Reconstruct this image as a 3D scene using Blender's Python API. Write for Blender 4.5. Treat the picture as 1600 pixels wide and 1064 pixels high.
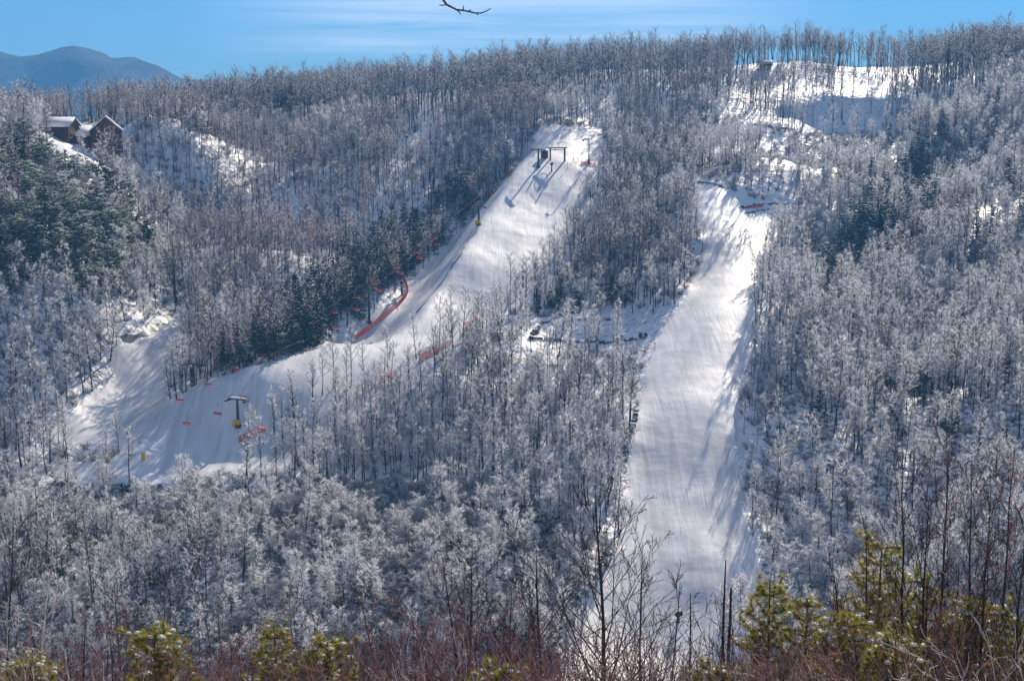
import bpy, math, numpy as np
from mathutils import Vector, Matrix
R = math.radians
sc = bpy.context.scene
for o in list(bpy.data.objects): bpy.data.objects.remove(o)
COL = sc.collection

# ------------------------------------------------------------------ camera
F = 2200.0; PITCH = R(10.0)
cd = bpy.data.cameras.new('camera'); cam = bpy.data.objects.new('camera', cd); COL.objects.link(cam)
cam.location = (0, 0, 0); cam.rotation_euler = (R(90) - PITCH, 0, 0)
cd.sensor_width = 36; cd.lens = 36 * F / 1600; cd.clip_start = 0.5; cd.clip_end = 30000
sc.camera = cam
FW = np.array([0, math.cos(PITCH), -math.sin(PITCH)]); UP = np.array([0, math.sin(PITCH), math.cos(PITCH)])
def unproj(px, py, Y):
    u = (np.asarray(px, float) - 800) / F; v = (532 - np.asarray(py, float)) / F
    dy = FW[1] + v * UP[1]; dz = FW[2] + v * UP[2]
    t = Y / dy
    return np.stack([u * t, dy * t, dz * t], -1)
def proj(P):
    P = np.asarray(P, float)
    d = np.maximum(P[..., 1] * FW[1] + P[..., 2] * FW[2], 0.01)
    return 800 + F * P[..., 0] / d, 532 - F * (P[..., 1] * UP[1] + P[..., 2] * UP[2]) / d

# ------------------------------------------------------------------ sun, sky, exposure
SUN_AZ, SUN_EL = R(19), R(28)
S = Vector((math.sin(SUN_AZ) * math.cos(SUN_EL), math.cos(SUN_AZ) * math.cos(SUN_EL), math.sin(SUN_EL)))
sd = bpy.data.lights.new('sun', 'SUN'); sun = bpy.data.objects.new('sun', sd); COL.objects.link(sun)
sd.energy = 5.0; sd.angle = R(0.5); sd.color = (1.0, 0.88, 0.73)
sun.rotation_euler = S.to_track_quat('Z', 'Y').to_euler(); sun.location = (0, 0, 300)
world = bpy.data.worlds.new('World'); sc.world = world; world.use_nodes = True
nt = world.node_tree; nt.nodes.clear()
def N(t, typ, **kw):
    n = t.nodes.new(typ)
    for k, v in kw.items():
        if k.startswith('i_'):
            n.inputs[k[2:].replace('_', ' ')].default_value = v
        else: setattr(n, k, v)
    return n
wo = N(nt, 'ShaderNodeOutputWorld'); bg = N(nt, 'ShaderNodeBackground'); bg.inputs['Strength'].default_value = 0.08
sky = N(nt, 'ShaderNodeTexSky', sky_type='NISHITA'); sky.sun_disc = False
sky.sun_elevation = SUN_EL; sky.sun_rotation = SUN_AZ; sky.altitude = 500; sky.air_density = 1.0; sky.dust_density = 0.0; sky.ozone_density = 4.0
tint = N(nt, 'ShaderNodeMix', data_type='RGBA', blend_type='MULTIPLY'); tint.inputs[0].default_value = 1.0
tint.inputs[7].default_value = (0.34, 0.60, 0.88, 1)
nt.links.new(sky.outputs[0], tint.inputs[6])
tc = N(nt, 'ShaderNodeTexCoord'); mp = N(nt, 'ShaderNodeMapping'); mp.inputs['Scale'].default_value = (2.2, 2.2, 60); mp.inputs['Rotation'].default_value = (0, R(-2.0), 0)
nz = N(nt, 'ShaderNodeTexNoise'); nz.inputs['Scale'].default_value = 1.6; nz.inputs['Detail'].default_value = 9; nz.inputs['Roughness'].default_value = 0.62; nz.inputs['Distortion'].default_value = 0.9
nt.links.new(tc.outputs['Generated'], mp.inputs[0]); nt.links.new(mp.outputs[0], nz.inputs[0])
cr = N(nt, 'ShaderNodeValToRGB'); cr.color_ramp.elements[0].position = 0.30; cr.color_ramp.elements[1].position = 0.62
nt.links.new(nz.outputs[0], cr.inputs[0])
# cirrus sits in a patch of sky ahead and to the right of the ridge
sx = N(nt, 'ShaderNodeSeparateXYZ'); nt.links.new(tc.outputs['Generated'], sx.inputs[0])
mx = N(nt, 'ShaderNodeMapRange', interpolation_type='SMOOTHSTEP'); mx.inputs[1].default_value = -0.24; mx.inputs[2].default_value = -0.08
nt.links.new(sx.outputs[0], mx.inputs[0])
mx2 = N(nt, 'ShaderNodeMapRange', interpolation_type='SMOOTHSTEP'); mx2.inputs[1].default_value = 0.25; mx2.inputs[2].default_value = 0.08
nt.links.new(sx.outputs[0], mx2.inputs[0])
mz = N(nt, 'ShaderNodeMapRange', interpolation_type='SMOOTHSTEP'); mz.inputs[1].default_value = 0.018; mz.inputs[2].default_value = 0.036
nt.links.new(sx.outputs[2], mz.inputs[0])
m1 = N(nt, 'ShaderNodeMath', operation='MULTIPLY'); nt.links.new(mx.outputs[0], m1.inputs[0]); nt.links.new(mx2.outputs[0], m1.inputs[1])
m2 = N(nt, 'ShaderNodeMath', operation='MULTIPLY'); nt.links.new(m1.outputs[0], m2.inputs[0]); nt.links.new(mz.outputs[0], m2.inputs[1])
m3 = N(nt, 'ShaderNodeMath', operation='MULTIPLY'); nt.links.new(m2.outputs[0], m3.inputs[0]); nt.links.new(cr.outputs[0], m3.inputs[1])
m4 = N(nt, 'ShaderNodeMath', operation='MULTIPLY'); nt.links.new(m3.outputs[0], m4.inputs[0]); m4.inputs[1].default_value = 0.85
cl = N(nt, 'ShaderNodeMix', data_type='RGBA'); cl.inputs[7].default_value = (11.5, 12.0, 12.8, 1)
nt.links.new(m4.outputs[0], cl.inputs[0]); nt.links.new(tint.outputs[2], cl.inputs[6]); nt.links.new(cl.outputs[2], bg.inputs[0])
nt.links.new(bg.outputs[0], wo.inputs[0])
sc.view_settings.view_transform = 'Standard'; sc.view_settings.look = 'None'; sc.view_settings.gamma = 1
sc.view_settings.exposure = 0.78

# ------------------------------------------------------------------ helpers
rng = np.random.default_rng(7)
def lattice(seed): return np.random.default_rng(seed).random((257, 257))
LAT = [lattice(s) for s in range(8)]
def vnoise(x, y, k=0):
    L = LAT[k % 8]; xi = np.floor(x).astype(int); yi = np.floor(y).astype(int)
    fx = x - xi; fy = y - yi; fx = fx*fx*(3-2*fx); fy = fy*fy*(3-2*fy)
    a = L[xi % 257, yi % 257]; b = L[(xi+1) % 257, yi % 257]; c = L[xi % 257, (yi+1) % 257]; d = L[(xi+1) % 257, (yi+1) % 257]
    return (a*(1-fx)+b*fx)*(1-fy) + (c*(1-fx)+d*fx)*fy - 0.5
def fbm(x, y, s, o=4, k=0):
    r = 0; a = 1.0
    for i in range(o): r = r + a*vnoise(x/s+17.3*i+500, y/s+9.1*i+500, k+i); a *= .5; s *= .5
    return r
def inpoly(px, py, poly):
    r = np.zeros(np.shape(px), bool); n = len(poly)
    for i in range(n):
        x1, y1 = poly[i]; x2, y2 = poly[(i+1) % n]
        if y1 == y2: continue
        c = ((y1 > py) != (y2 > py)) & (px < (x2-x1)*(py-y1)/(y2-y1)+x1)
        r ^= c
    return r
def sstep(a, b, x):
    t = np.clip((x-a)/(b-a), 0, 1); return t*t*(3-2*t)

class MB:
    """collects pieces and links them as one mesh"""
    def __init__(s): s.v = []; s.f = []; s.n = 0
    def add(s, V, Fc, mat=0):
        V = np.asarray(V, float).reshape(-1, 3); Fc = np.asarray(Fc, int)
        s.v.append(V); s.f.append((Fc + s.n, mat)); s.n += len(V)
    def tube(s, P, rad, k=6, mat=0, cap=False):
        P = np.asarray(P, float); m = len(P); rad = np.broadcast_to(np.asarray(rad, float), (m,))
        T = np.gradient(P, axis=0); T /= np.linalg.norm(T, axis=1)[:, None] + 1e-9
        ref = np.array([1., 0, 0]) if abs(T[0][0]) < .8 else np.array([0, 1., 0])
        A = np.cross(T, ref); A /= np.linalg.norm(A, axis=1)[:, None] + 1e-9; B = np.cross(T, A)
        an = np.arange(k) * 2 * np.pi / k
        V = P[:, None] + rad[:, None, None] * (A[:, None]*np.cos(an)[None, :, None] + B[:, None]*np.sin(an)[None, :, None])
        i = np.arange(m-1)[:, None]*k; j = np.arange(k)[None]; j2 = (j+1) % k
        Q = np.stack([i+j, i+j2, i+k+j2, i+k+j], -1).reshape(-1, 4)
        s.add(V, Q, mat)
        if cap:
            for e, idx in ((0, 0), (m-1, 1)):
                c = P[e]; ring = V[e]; s.add(np.vstack([ring, c]), [[a, (a+1) % k, k] for a in range(k)], mat)
    def box(s, c, d, rz=0, mat=0, rx=0, ry=0, taper=1.0):
        x, y, z = np.array(d)/2
        V = np.array([[sx*x, sy*y, sz*z] for sz in (-1, 1) for sy in (-1, 1) for sx in (-1, 1)], float)
        V[4:, :2] *= taper
        if rx or ry or rz:
            M = np.array((Matrix.Rotation(rz, 3, 'Z') @ Matrix.Rotation(ry, 3, 'Y') @ Matrix.Rotation(rx, 3, 'X')))
            V = V @ M.T
        s.add(V + np.array(c), [[0,2,3,1],[4,5,7,6],[0,1,5,4],[2,6,7,3],[0,4,6,2],[1,3,7,5]], mat)
    def tris(s, A, B, C, mat=0):
        n = len(A); V = np.stack([A, B, C], 1).reshape(-1, 3)
        s.add(V, np.arange(3*n).reshape(-1, 3), mat)
    def mesh(s, name, mats, smooth=False):
        me = bpy.data.meshes.new(name)
        V = np.vstack(s.v) if s.v else np.zeros((0, 3))
        me.vertices.add(len(V)); me.vertices.foreach_set('co', V.astype(np.float32).ravel())
        idx = []; st = []; tot = []; mi = []; c = 0
        for Fc, m in s.f:
            if len(Fc) == 0: continue
            k = Fc.shape[1]; idx.append(Fc.ravel()); st.append(c + np.arange(len(Fc))*k); tot.append(np.full(len(Fc), k)); mi.append(np.full(len(Fc), m) if np.isscalar(m) else np.asarray(m)); c += Fc.size
        idx = np.concatenate(idx); st = np.concatenate(st); mi = np.concatenate(mi)
        me.loops.add(len(idx)); me.loops.foreach_set('vertex_index', idx.astype(np.int32))
        me.polygons.add(len(st)); me.polygons.foreach_set('loop_start', st.astype(np.int32))
        me.polygons.foreach_set('material_index', mi.astype(np.int32))
        if smooth: me.polygons.foreach_set('use_smooth', np.ones(len(st), bool))
        me.update(calc_edges=True); me.validate()
        for m in mats: me.materials.append(m)
        return me
    def build(s, name, mats, parent=None, smooth=False):
        if not isinstance(mats, (list, tuple)): mats = [mats]
        o = bpy.data.objects.new(name, s.mesh(name, mats, smooth)); COL.objects.link(o)
        if parent: o.parent = parent
        return o
def tag(o, label=None, cat=None, group=None, kind=None):
    if label: o['label'] = label
    if cat: o['category'] = cat
    if group: o['group'] = group
    if kind: o['kind'] = kind
    return o
def empty(name, loc, rz=0, sc_=1.0):
    e = bpy.data.objects.new(name, None); COL.objects.link(e); e.location = loc; e.rotation_euler = (0, 0, rz); e.scale = (sc_,)*3
    e.empty_display_size = .5; return e

# ------------------------------------------------------------------ materials
def mat(name, col, rough=0.8, col2=None, scale=3.0, spec=0.2, bump=0.0, bscale=20.0, lo=.35, hi=.65, detail=5, coord='Object', metal=0):
    m = bpy.data.materials.new(name); m.use_nodes = True; t = m.node_tree; b = t.nodes['Principled BSDF']
    b.inputs['Base Color'].default_value = (*col, 1); b.inputs['Roughness'].default_value = rough
    b.inputs['Specular IOR Level'].default_value = spec; b.inputs['Metallic'].default_value = metal
    co = N(t, 'ShaderNodeTexCoord')
    if col2:
        n = N(t, 'ShaderNodeTexNoise'); n.inputs['Scale'].default_value = scale; n.inputs['Detail'].default_value = detail
        t.links.new(co.outputs[coord], n.inputs[0])
        r = N(t, 'ShaderNodeValToRGB'); r.color_ramp.elements[0].position = lo; r.color_ramp.elements[1].position = hi
        r.color_ramp.elements[0].color = (*col, 1); r.color_ramp.elements[1].color = (*col2, 1)
        t.links.new(n.outputs[0], r.inputs[0]); t.links.new(r.outputs[0], b.inputs['Base Color'])
    if bump:
        n = N(t, 'ShaderNodeTexNoise'); n.inputs['Scale'].default_value = bscale; n.inputs['Detail'].default_value = 4
        t.links.new(co.outputs[coord], n.inputs[0])
        bp = N(t, 'ShaderNodeBump'); bp.inputs['Strength'].default_value = bump; bp.inputs['Distance'].default_value = .05
        t.links.new(n.outputs[0], bp.inputs['Height']); t.links.new(bp.outputs[0], b.inputs['Normal'])
    return m
def varied(m, amt=.35):
    """real trees of one kind differ a little in tone: vary the bark by object"""
    t = m.node_tree; b = t.nodes['Principled BSDF']; src = b.inputs['Base Color'].links[0].from_socket if b.inputs['Base Color'].links else None
    oi = N(t, 'ShaderNodeObjectInfo'); h = N(t, 'ShaderNodeHueSaturation'); mr = N(t, 'ShaderNodeMapRange')
    mr.inputs[3].default_value = 1-amt; mr.inputs[4].default_value = 1+amt
    t.links.new(oi.outputs['Random'], mr.inputs[0]); t.links.new(mr.outputs[0], h.inputs['Value'])
    if src: t.links.new(src, h.inputs['Color'])
    else: h.inputs['Color'].default_value = b.inputs['Base Color'].default_value
    t.links.new(h.outputs[0], b.inputs['Base Color']); return m
M = {}
M['bark'] = varied(mat('bark', (.02, .016, .016), .9, (.06, .05, .047), 2.5))
M['bark_brown'] = varied(mat('bark_brown', (.06, .036, .038), .9, (.13, .09, .088), 2.5))
M['twig_dark'] = varied(mat('twig_dark', (.075, .058, .058), .9, (.15, .12, .118), 1.5))
M['twig_brown'] = varied(mat('twig_brown', (.18, .080, .078), .9, (.30, .165, .145), .8))
M['frost'] = mat('frost', (.80, .81, .83), .7)
def translucent(m, f=.5, k=1.0):
    t = m.node_tree; b = t.nodes['Principled BSDF']; o = t.nodes['Material Output']; tr = N(t, 'ShaderNodeBsdfTranslucent'); mi = N(t, 'ShaderNodeMixShader'); mi.inputs[0].default_value = f
    if b.inputs['Base Color'].links: t.links.new(b.inputs['Base Color'].links[0].from_socket, tr.inputs[0])
    else: tr.inputs[0].default_value = b.inputs['Base Color'].default_value
    t.links.new(b.outputs[0], mi.inputs[1]); t.links.new(tr.outputs[0], mi.inputs[2]); t.links.new(mi.outputs[0], o.inputs[0]); return m
translucent(M['frost'])
M['snow_clump'] = mat('snow_clump', (.82, .83, .85), .6, bump=.5, bscale=6)
M['needle_dark'] = varied(mat('needle_dark', (.022, .045, .030), .7, (.05, .085, .055), 1.2))
M['leaf_green'] = varied(mat('leaf_green', (.05, .09, .04), .6, (.13, .17, .08), 1.0))
M['needle_yellow'] = mat('needle_yellow', (.20, .21, .03), .6, (.44, .37, .06), 3.0)
M['bark_near'] = mat('bark_near', (.028, .020, .020), .9, (.085, .062, .06), 14, bump=.6, bscale=50)
M['twig_red'] = mat('twig_red', (.12, .045, .042), .8, (.30, .16, .14), 4)
M['bark_pale'] = mat('bark_pale', (.30, .25, .23), .85, (.62, .57, .55), 6)

for k_ in ('snow_clump', 'leaf_green'): translucent(M[k_], .35)
def snow_mat(name, litter_shade, groom):
    m = bpy.data.materials.new(name); m.use_nodes = True; t = m.node_tree; b = t.nodes['Principled BSDF']
    b.inputs['Roughness'].default_value = .55; b.inputs['Specular IOR Level'].default_value = .25
    co = N(t, 'ShaderNodeTexCoord')
    base = N(t, 'ShaderNodeTexNoise'); base.inputs['Scale'].default_value = .05; base.inputs['Detail'].default_value = 6
    t.links.new(co.outputs['Object'], base.inputs[0])
    r = N(t, 'ShaderNodeValToRGB'); r.color_ramp.elements[0].position = .3; r.color_ramp.elements[1].position = .7
    r.color_ramp.elements[0].color = (.60, .60, .61, 1); r.color_ramp.elements[1].color = (.76, .755, .75, 1)
    t.links.new(base.outputs[0], r.inputs[0]); out = r.outputs[0]
    if litter_shade > 0:
        n = N(t, 'ShaderNodeTexNoise'); n.inputs['Scale'].default_value = .55; n.inputs['Detail'].default_value = 8; n.inputs['Roughness'].default_value = .7
        t.links.new(co.outputs['Object'], n.inputs[0])
        r2 = N(t, 'ShaderNodeValToRGB'); r2.color_ramp.elements[0].position = .55; r2.color_ramp.elements[1].position = .65
        t.links.new(n.outputs[0], r2.inputs[0])
        mm = N(t, 'ShaderNodeMath', operation='MULTIPLY'); mm.inputs[1].default_value = litter_shade
        at_ = N(t, 'ShaderNodeAttribute'); at_.attribute_name = 'litter_shade'; ad = N(t, 'ShaderNodeMath', operation='MULTIPLY_ADD'); ad.inputs[1].default_value = .14; t.links.new(at_.outputs['Fac'], ad.inputs[0]); t.links.new(n.outputs[0], ad.inputs[2]); t.links.new(ad.outputs[0], r2.inputs[0])  # mask widens the dark patches: leaf litter plus shade put into the colour
        t.links.new(r2.outputs[0], mm.inputs[0])
        mi = N(t, 'ShaderNodeMix', data_type='RGBA'); mi.inputs[7].default_value = (.065, .045, .04, 1)
        t.links.new(mm.outputs[0], mi.inputs[0]); t.links.new(out, mi.inputs[6]); out = mi.outputs[2]
    t.links.new(out, b.inputs['Base Color'])
    h1 = N(t, 'ShaderNodeTexNoise'); h1.inputs['Scale'].default_value = .35 if litter_shade else .22; h1.inputs['Detail'].default_value = 6
    t.links.new(co.outputs['Object'], h1.inputs[0])
    bp = N(t, 'ShaderNodeBump'); bp.inputs['Strength'].default_value = 1; bp.inputs['Distance'].default_value = 1.2 if litter_shade else .18
    t.links.new(h1.outputs[0], bp.inputs['Height']); last = bp
    if groom:
        # corduroy and ski tracks run down the fall line: stretched noise
        for (rot, sx_, sy_, dist, scl) in ((groom, 1.0, .05, .07, .45), (groom+.45, .8, .09, .08, .3), (groom-.3, 1.6, .06, .05, .8)):
            g = N(t, 'ShaderNodeMapping'); g.inputs['Rotation'].default_value = (0, 0, rot); g.inputs['Scale'].default_value = (sx_, sy_, 0)
            t.links.new(co.outputs['Object'], g.inputs[0])
            gn = N(t, 'ShaderNodeTexNoise'); gn.inputs['Scale'].default_value = scl; gn.inputs['Detail'].default_value = 4; gn.inputs['Distortion'].default_value = 1.6
            t.links.new(g.outputs[0], gn.inputs[0])
            b2 = N(t, 'ShaderNodeBump'); b2.inputs['Strength'].default_value = 1; b2.inputs['Distance'].default_value = dist
            mk = N(t, 'ShaderNodeTexNoise'); mk.inputs['Scale'].default_value = .045/scl**.5; mk.inputs['Detail'].default_value = 3; t.links.new(co.outputs['Object'], mk.inputs[0]); mr_ = N(t, 'ShaderNodeMapRange'); mr_.inputs[1].default_value = .42; mr_.inputs[2].default_value = .6; t.links.new(mk.outputs[0], mr_.inputs[0]); t.links.new(mr_.outputs[0], b2.inputs['Strength'])
            t.links.new(gn.outputs[0], b2.inputs['Height']); t.links.new(last.outputs[0], b2.inputs['Normal']); last = b2
    if groom:       # scraped, older snow shows as slightly greyer bands down the fall line
        g = N(t, 'ShaderNodeMapping'); g.inputs['Rotation'].default_value = (0, 0, groom+.12); g.inputs['Scale'].default_value = (.35, .035, 0)
        t.links.new(co.outputs['Object'], g.inputs[0]); gn = N(t, 'ShaderNodeTexNoise'); gn.inputs['Scale'].default_value = 1; gn.inputs['Detail'].default_value = 7; gn.inputs['Roughness'].default_value = .65; gn.inputs['Distortion'].default_value = 1.2
        t.links.new(g.outputs[0], gn.inputs[0]); mr2 = N(t, 'ShaderNodeMapRange'); mr2.inputs[1].default_value = .38; mr2.inputs[2].default_value = .62; mr2.inputs[3].default_value = .70; mr2.inputs[4].default_value = .93; t.links.new(gn.outputs[0], mr2.inputs[0])
        hs = N(t, 'ShaderNodeHueSaturation'); t.links.new(out, hs.inputs['Color']); t.links.new(mr2.outputs[0], hs.inputs['Value']); t.links.new(hs.outputs[0], b.inputs['Base Color'])
    t.links.new(last.outputs[0], b.inputs['Normal'])
    return m
M['snow_forest'] = snow_mat('snow_forest', .85, 0)
M['snow_main'] = snow_mat('snow_main', 0, R(6))
M['snow_upper'] = snow_mat('snow_upper', 0, R(-35))
M['snow_plain'] = snow_mat('snow_plain', 0, 0)

# ------------------------------------------------------------------ terrain
CP = [  # photo column, row, metres away
 # main run and the bench above it
 (1040,1020,258),(1060,950,270),(1070,800,300),(1080,700,325),(1090,600,355),(1100,500,395),(1130,430,430),(1120,375,458),(1100,330,483),(1170,350,478),(1240,340,482),
 (1100,300,499),(1170,322,494),(1235,327,490),(1150,282,512),(1230,275,515),(1150,250,545),(1160,200,615),(1250,215,610),(1330,206,632),(1300,181,643),(1310,155,652),(1375,183,643),(1375,157,652),(1240,187,641),(1250,164,652),(1430,170,646),(1300,140,690),(1300,118,712),(1180,135,690),(1180,112,712),(1230,100,735),
 (1400,204,640),(1060,200,630),(1030,260,585),
 # upper run
 (870,190,622),(880,215,600),(880,258,566),(935,265,566),(850,330,528),(920,330,530),(780,400,484),(870,410,482),(700,470,450),(800,470,450),(620,530,418),(720,520,424),(540,590,374),(450,650,355),(370,690,346),(250,725,334),(90,738,330),(0,745,328),
 (800,275,550),(745,345,507),(690,400,476),(630,455,447),(570,510,421),(820,235,580),
 (400,572,368),(330,588,364),(265,632,358),(330,650,355.5),(400,640,357),
 # spur wood between the gullies
 (740,310,528),(660,380,490),(560,480,442),(440,545,404),(470,558,378),(530,547,388),(280,605,374),(600,360,515),(450,430,462),(330,520,412),(500,340,535),(700,260,575),(350,380,482),(400,300,540),(550,250,590),(780,200,620),
 # left gully and left hill
 (230,570,392),(180,600,380),(270,490,428),(255,440,455),(290,370,500),(450,250,590),(600,200,640),
 (150,250,478),(100,215,500),(300,205,535),(0,230,455),(0,211,550),(200,193,582),(330,182,645),(400,172,690),(100,400,398),(20,420,385),(200,380,440),(50,550,362),(150,500,385),(0,620,350),(130,640,362),
 # sky line
 (500,160,720),(600,152,730),(700,142,745),(850,118,745),(900,170,665),(1000,112,745),(1080,110,745),(1400,104,740),(1500,100,715),(1600,96,690),(950,200,630),
 # wood between the runs, pond terrace, knoll
 (1000,300,545),(1050,350,505),(960,400,480),(1060,440,440),(960,460,440),(900,500,414),(980,500,414),(900,545,402),(820,530,400),(960,570,376),(800,600,370),(900,700,330),(700,700,340),(600,680,350),(500,730,338),
 # lower left
 (0,800,308),(0,950,268),(150,850,290),(300,850,285),(500,950,262),(600,800,303),(800,900,275),(420,800,304),(0,1064,248),(400,1064,243),(800,1064,242),
 # right hill
 (1590,150,620),(1500,200,585),(1500,300,510),(1400,300,535),(1600,300,480),(1400,400,450),(1300,400,460),(1550,500,385),(1400,500,405),(1220,480,405),(1250,600,358),(1400,650,335),(1580,700,300),(1250,800,300),(1400,850,278),(1590,900,252),(1200,880,280),(1200,700,325),(1600,1064,228),(1200,1064,243),
]
CP = np.array(CP, float)
PW = unproj(CP[:, 0], CP[:, 1], CP[:, 2])
extra = [(0,0,-1.9),(-25,0,-2.5),(25,0,-2.5),(0,12,-7.5),(-30,14,-8.5),(30,14,-8.5),(0,25,-14.5),(-12,25,-14.6),(12,25,-14.6),(0,38,-20.6),(-20,38,-20.6),(20,38,-20.8),(0,70,-38),(-40,70,-38),(40,70,-38),(0,110,-60),(-60,110,-60),(60,110,-58),(0,170,-92),(-70,170,-91),(80,170,-88),(0,215,-107),(-90,215,-106),(90,205,-100),
 (-130,60,-20),(130,60,-20),(-180,160,-75),(180,160,-60),(-230,300,-70),(-260,450,-5),(240,300,-35),(280,450,5),(300,650,30),(-300,620,-20),
 (0,860,-25),(-250,800,-50),(250,860,-10),(-150,840,-35),(120,860,-15),(0,-60,8),(-100,-60,6),(100,-60,6),(330,860,0),(-330,860,-60),(330,100,10),(-330,100,0),(-330,-60,10),(330,-60,10)]
PW = np.vstack([PW, np.array(extra, float)])
SCL = 100.0
def tps_fit(P, lam=.004):
    X = P[:, :2]/SCL; n = len(X); d2 = ((X[:, None]-X[None])**2).sum(-1)
    K = .5*d2*np.log(d2+1e-12) + lam*np.eye(n); Q = np.hstack([np.ones((n, 1)), X])
    A = np.block([[K, Q], [Q.T, np.zeros((3, 3))]]); return np.linalg.solve(A, np.concatenate([P[:, 2], np.zeros(3)])), X
W_, X_ = tps_fit(PW)
def tps(x, y):
    sh = x.shape; p = np.stack([x.ravel(), y.ravel()], -1)/SCL; out = np.empty(len(p))
    for i in range(0, len(p), 20000):
        q = p[i:i+20000]; d2 = ((q[:, None]-X_[None])**2).sum(-1)
        out[i:i+20000] = (.5*d2*np.log(d2+1e-12)) @ W_[:-3] + W_[-3] + q @ W_[-2:]
    return out.reshape(sh)

POLY = {
 'main_run': [(1085,335),(1098,400),(1062,480),(1012,540),(1000,620),(984,700),(974,780),(965,860),(900,960),(860,1100),(1110,1100),(1150,960),(1185,890),(1165,800),(1150,700),(1158,620),(1180,530),(1182,450),(1212,375),(1252,335),(1170,352),(1120,335)],
 'bench': [(1085,335),(1120,335),(1170,352),(1252,335),(1248,318),(1180,310),(1120,285),(1085,280)],
 'upper_run': [(845,196),(940,200),(955,262),(915,335),(875,415),(850,455),(790,490),(735,512),(690,560),(640,612),(560,665),(480,700),(430,738),(80,748),(92,728),(240,712),(258,642),(300,605),(400,572),(480,548),(560,510),(625,455),(690,393),(745,335),(800,270),(822,240)],
 'left_run': [(292,470),(262,478),(232,520),(184,540),(176,585),(100,650),(60,690),(255,690),(262,610),(282,560),(302,500)],
 'clearing_a': [(1138,110),(1228,108),(1352,114),(1352,138),(1240,140),(1222,152),(1140,150)],
 'clearing_b': [(1255,150),(1365,150),(1405,207),(1268,208),(1222,192),(1150,205),(1150,188),(1230,170)],
 'clearing_c': [(1022,190),(1060,180),(1066,190),(1030,215)],
 'cabins': [(60,222),(100,205),(118,190),(195,200),(205,235),(170,262),(110,262)],
 'terrace': [(835,498),(900,486),(1080,478),(1010,545),(850,552),(790,540)],
 'glade': [(640,215),(665,195),(690,195),(670,225),(645,245)],
}
dx = 1.6
xs_in = np.arange(-290, 290.1, dx); ys_in = np.arange(4, 860, dx)
def grow(a, end, g=1.25):
    r = []; s = dx; v = a
    while abs(v) < abs(end): s *= g; v += math.copysign(s, end); r.append(v)
    return r
xs = np.array(sorted(grow(-290, -6000)) + list(xs_in) + grow(xs_in[-1], 6000))
ys = np.array(sorted([4 - v for v in np.cumsum(1.6*1.25**np.arange(24))]) + list(ys_in) + grow(ys_in[-1], 6400))
GX, GY = np.meshgrid(xs, ys, indexing='ij')
CX = np.clip(GX, -330, 330); CY = np.clip(GY, -60, 880)
Z = tps(CX, CY)
out = np.hypot(GX-CX, GY-CY); w = sstep(0, 700, out)
Z = Z*(1-w) + w*(-150 + 30*fbm(GX, GY, 900, 3))
# the upper run falls away to its left into a gully that the low sun does not reach
crest_px = [(850,225,600),(815,268,565),(755,350,512),(705,430,468),(650,500,432),(600,545,412)]
cw = unproj([a[0] for a in crest_px], [a[1] for a in crest_px], np.array([a[2] for a in crest_px], float))[:, :2]
bd = np.full(GX.shape, 1e9); sg = np.zeros(GX.shape)
for k_ in range(len(cw)-1):
    a_, b_ = cw[k_], cw[k_+1]; ab = b_-a_; L2 = (ab**2).sum(); tt = np.clip(((GX-a_[0])*ab[0]+(GY-a_[1])*ab[1])/L2, 0, 1)
    dx_ = GX-a_[0]-tt*ab[0]; dy_ = GY-a_[1]-tt*ab[1]; dd_ = np.hypot(dx_, dy_); m_ = dd_ < bd; bd[m_] = dd_[m_]
    sg[m_] = np.sign(-(ab[0]*dy_-ab[1]*dx_))[m_]; 
    if k_ == 0: endfade = sstep(-.2, .6, ((GX-a_[0])*ab[0]+(GY-a_[1])*ab[1])/L2)
    if k_ == len(cw)-2: endfade = endfade*sstep(1.6, .6, ((GX-a_[0])*ab[0]+(GY-a_[1])*ab[1])/L2)
sdist = bd*sg
Z = Z - endfade*np.where(sdist > 0, .9*np.minimum(sdist, 12)*sstep(60, 12, sdist), 0)
# shoulders and hollows under the woods
Z = Z + sstep(270, 330, GY)*sstep(640, 560, GY)*5.5*fbm(GX, GY, 75, 2, 0)
gpx, gpy = proj(np.stack([GX, GY, Z], -1))
infront = GY > 200
runmask = np.zeros(GX.shape, bool)
for k_, p_ in POLY.items(): runmask |= inpoly(gpx, gpy, p_) & infront
def blur(a, n):
    for _ in range(n):
        b = a.copy(); b[1:-1, 1:-1] = (a[1:-1, 1:-1]*2+a[:-2, 1:-1]+a[2:, 1:-1]+a[1:-1, :-2]+a[1:-1, 2:])/6; a = b
    return a
soft = blur(runmask.astype(float), 6)
amp = (1-soft)
Z = Z + amp*(2.6*fbm(GX, GY, 26, 4, 1)) + soft*(.9*fbm(GX, GY, 30, 3, 3) + .22*fbm(GX, GY, 5, 3, 5))
# raised, ploughed berms along the edges of the runs
edge = 4*soft*(1-soft); Z = Z + edge*(.35 + .9*fbm(GX, GY, 7, 3, 2))
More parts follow.
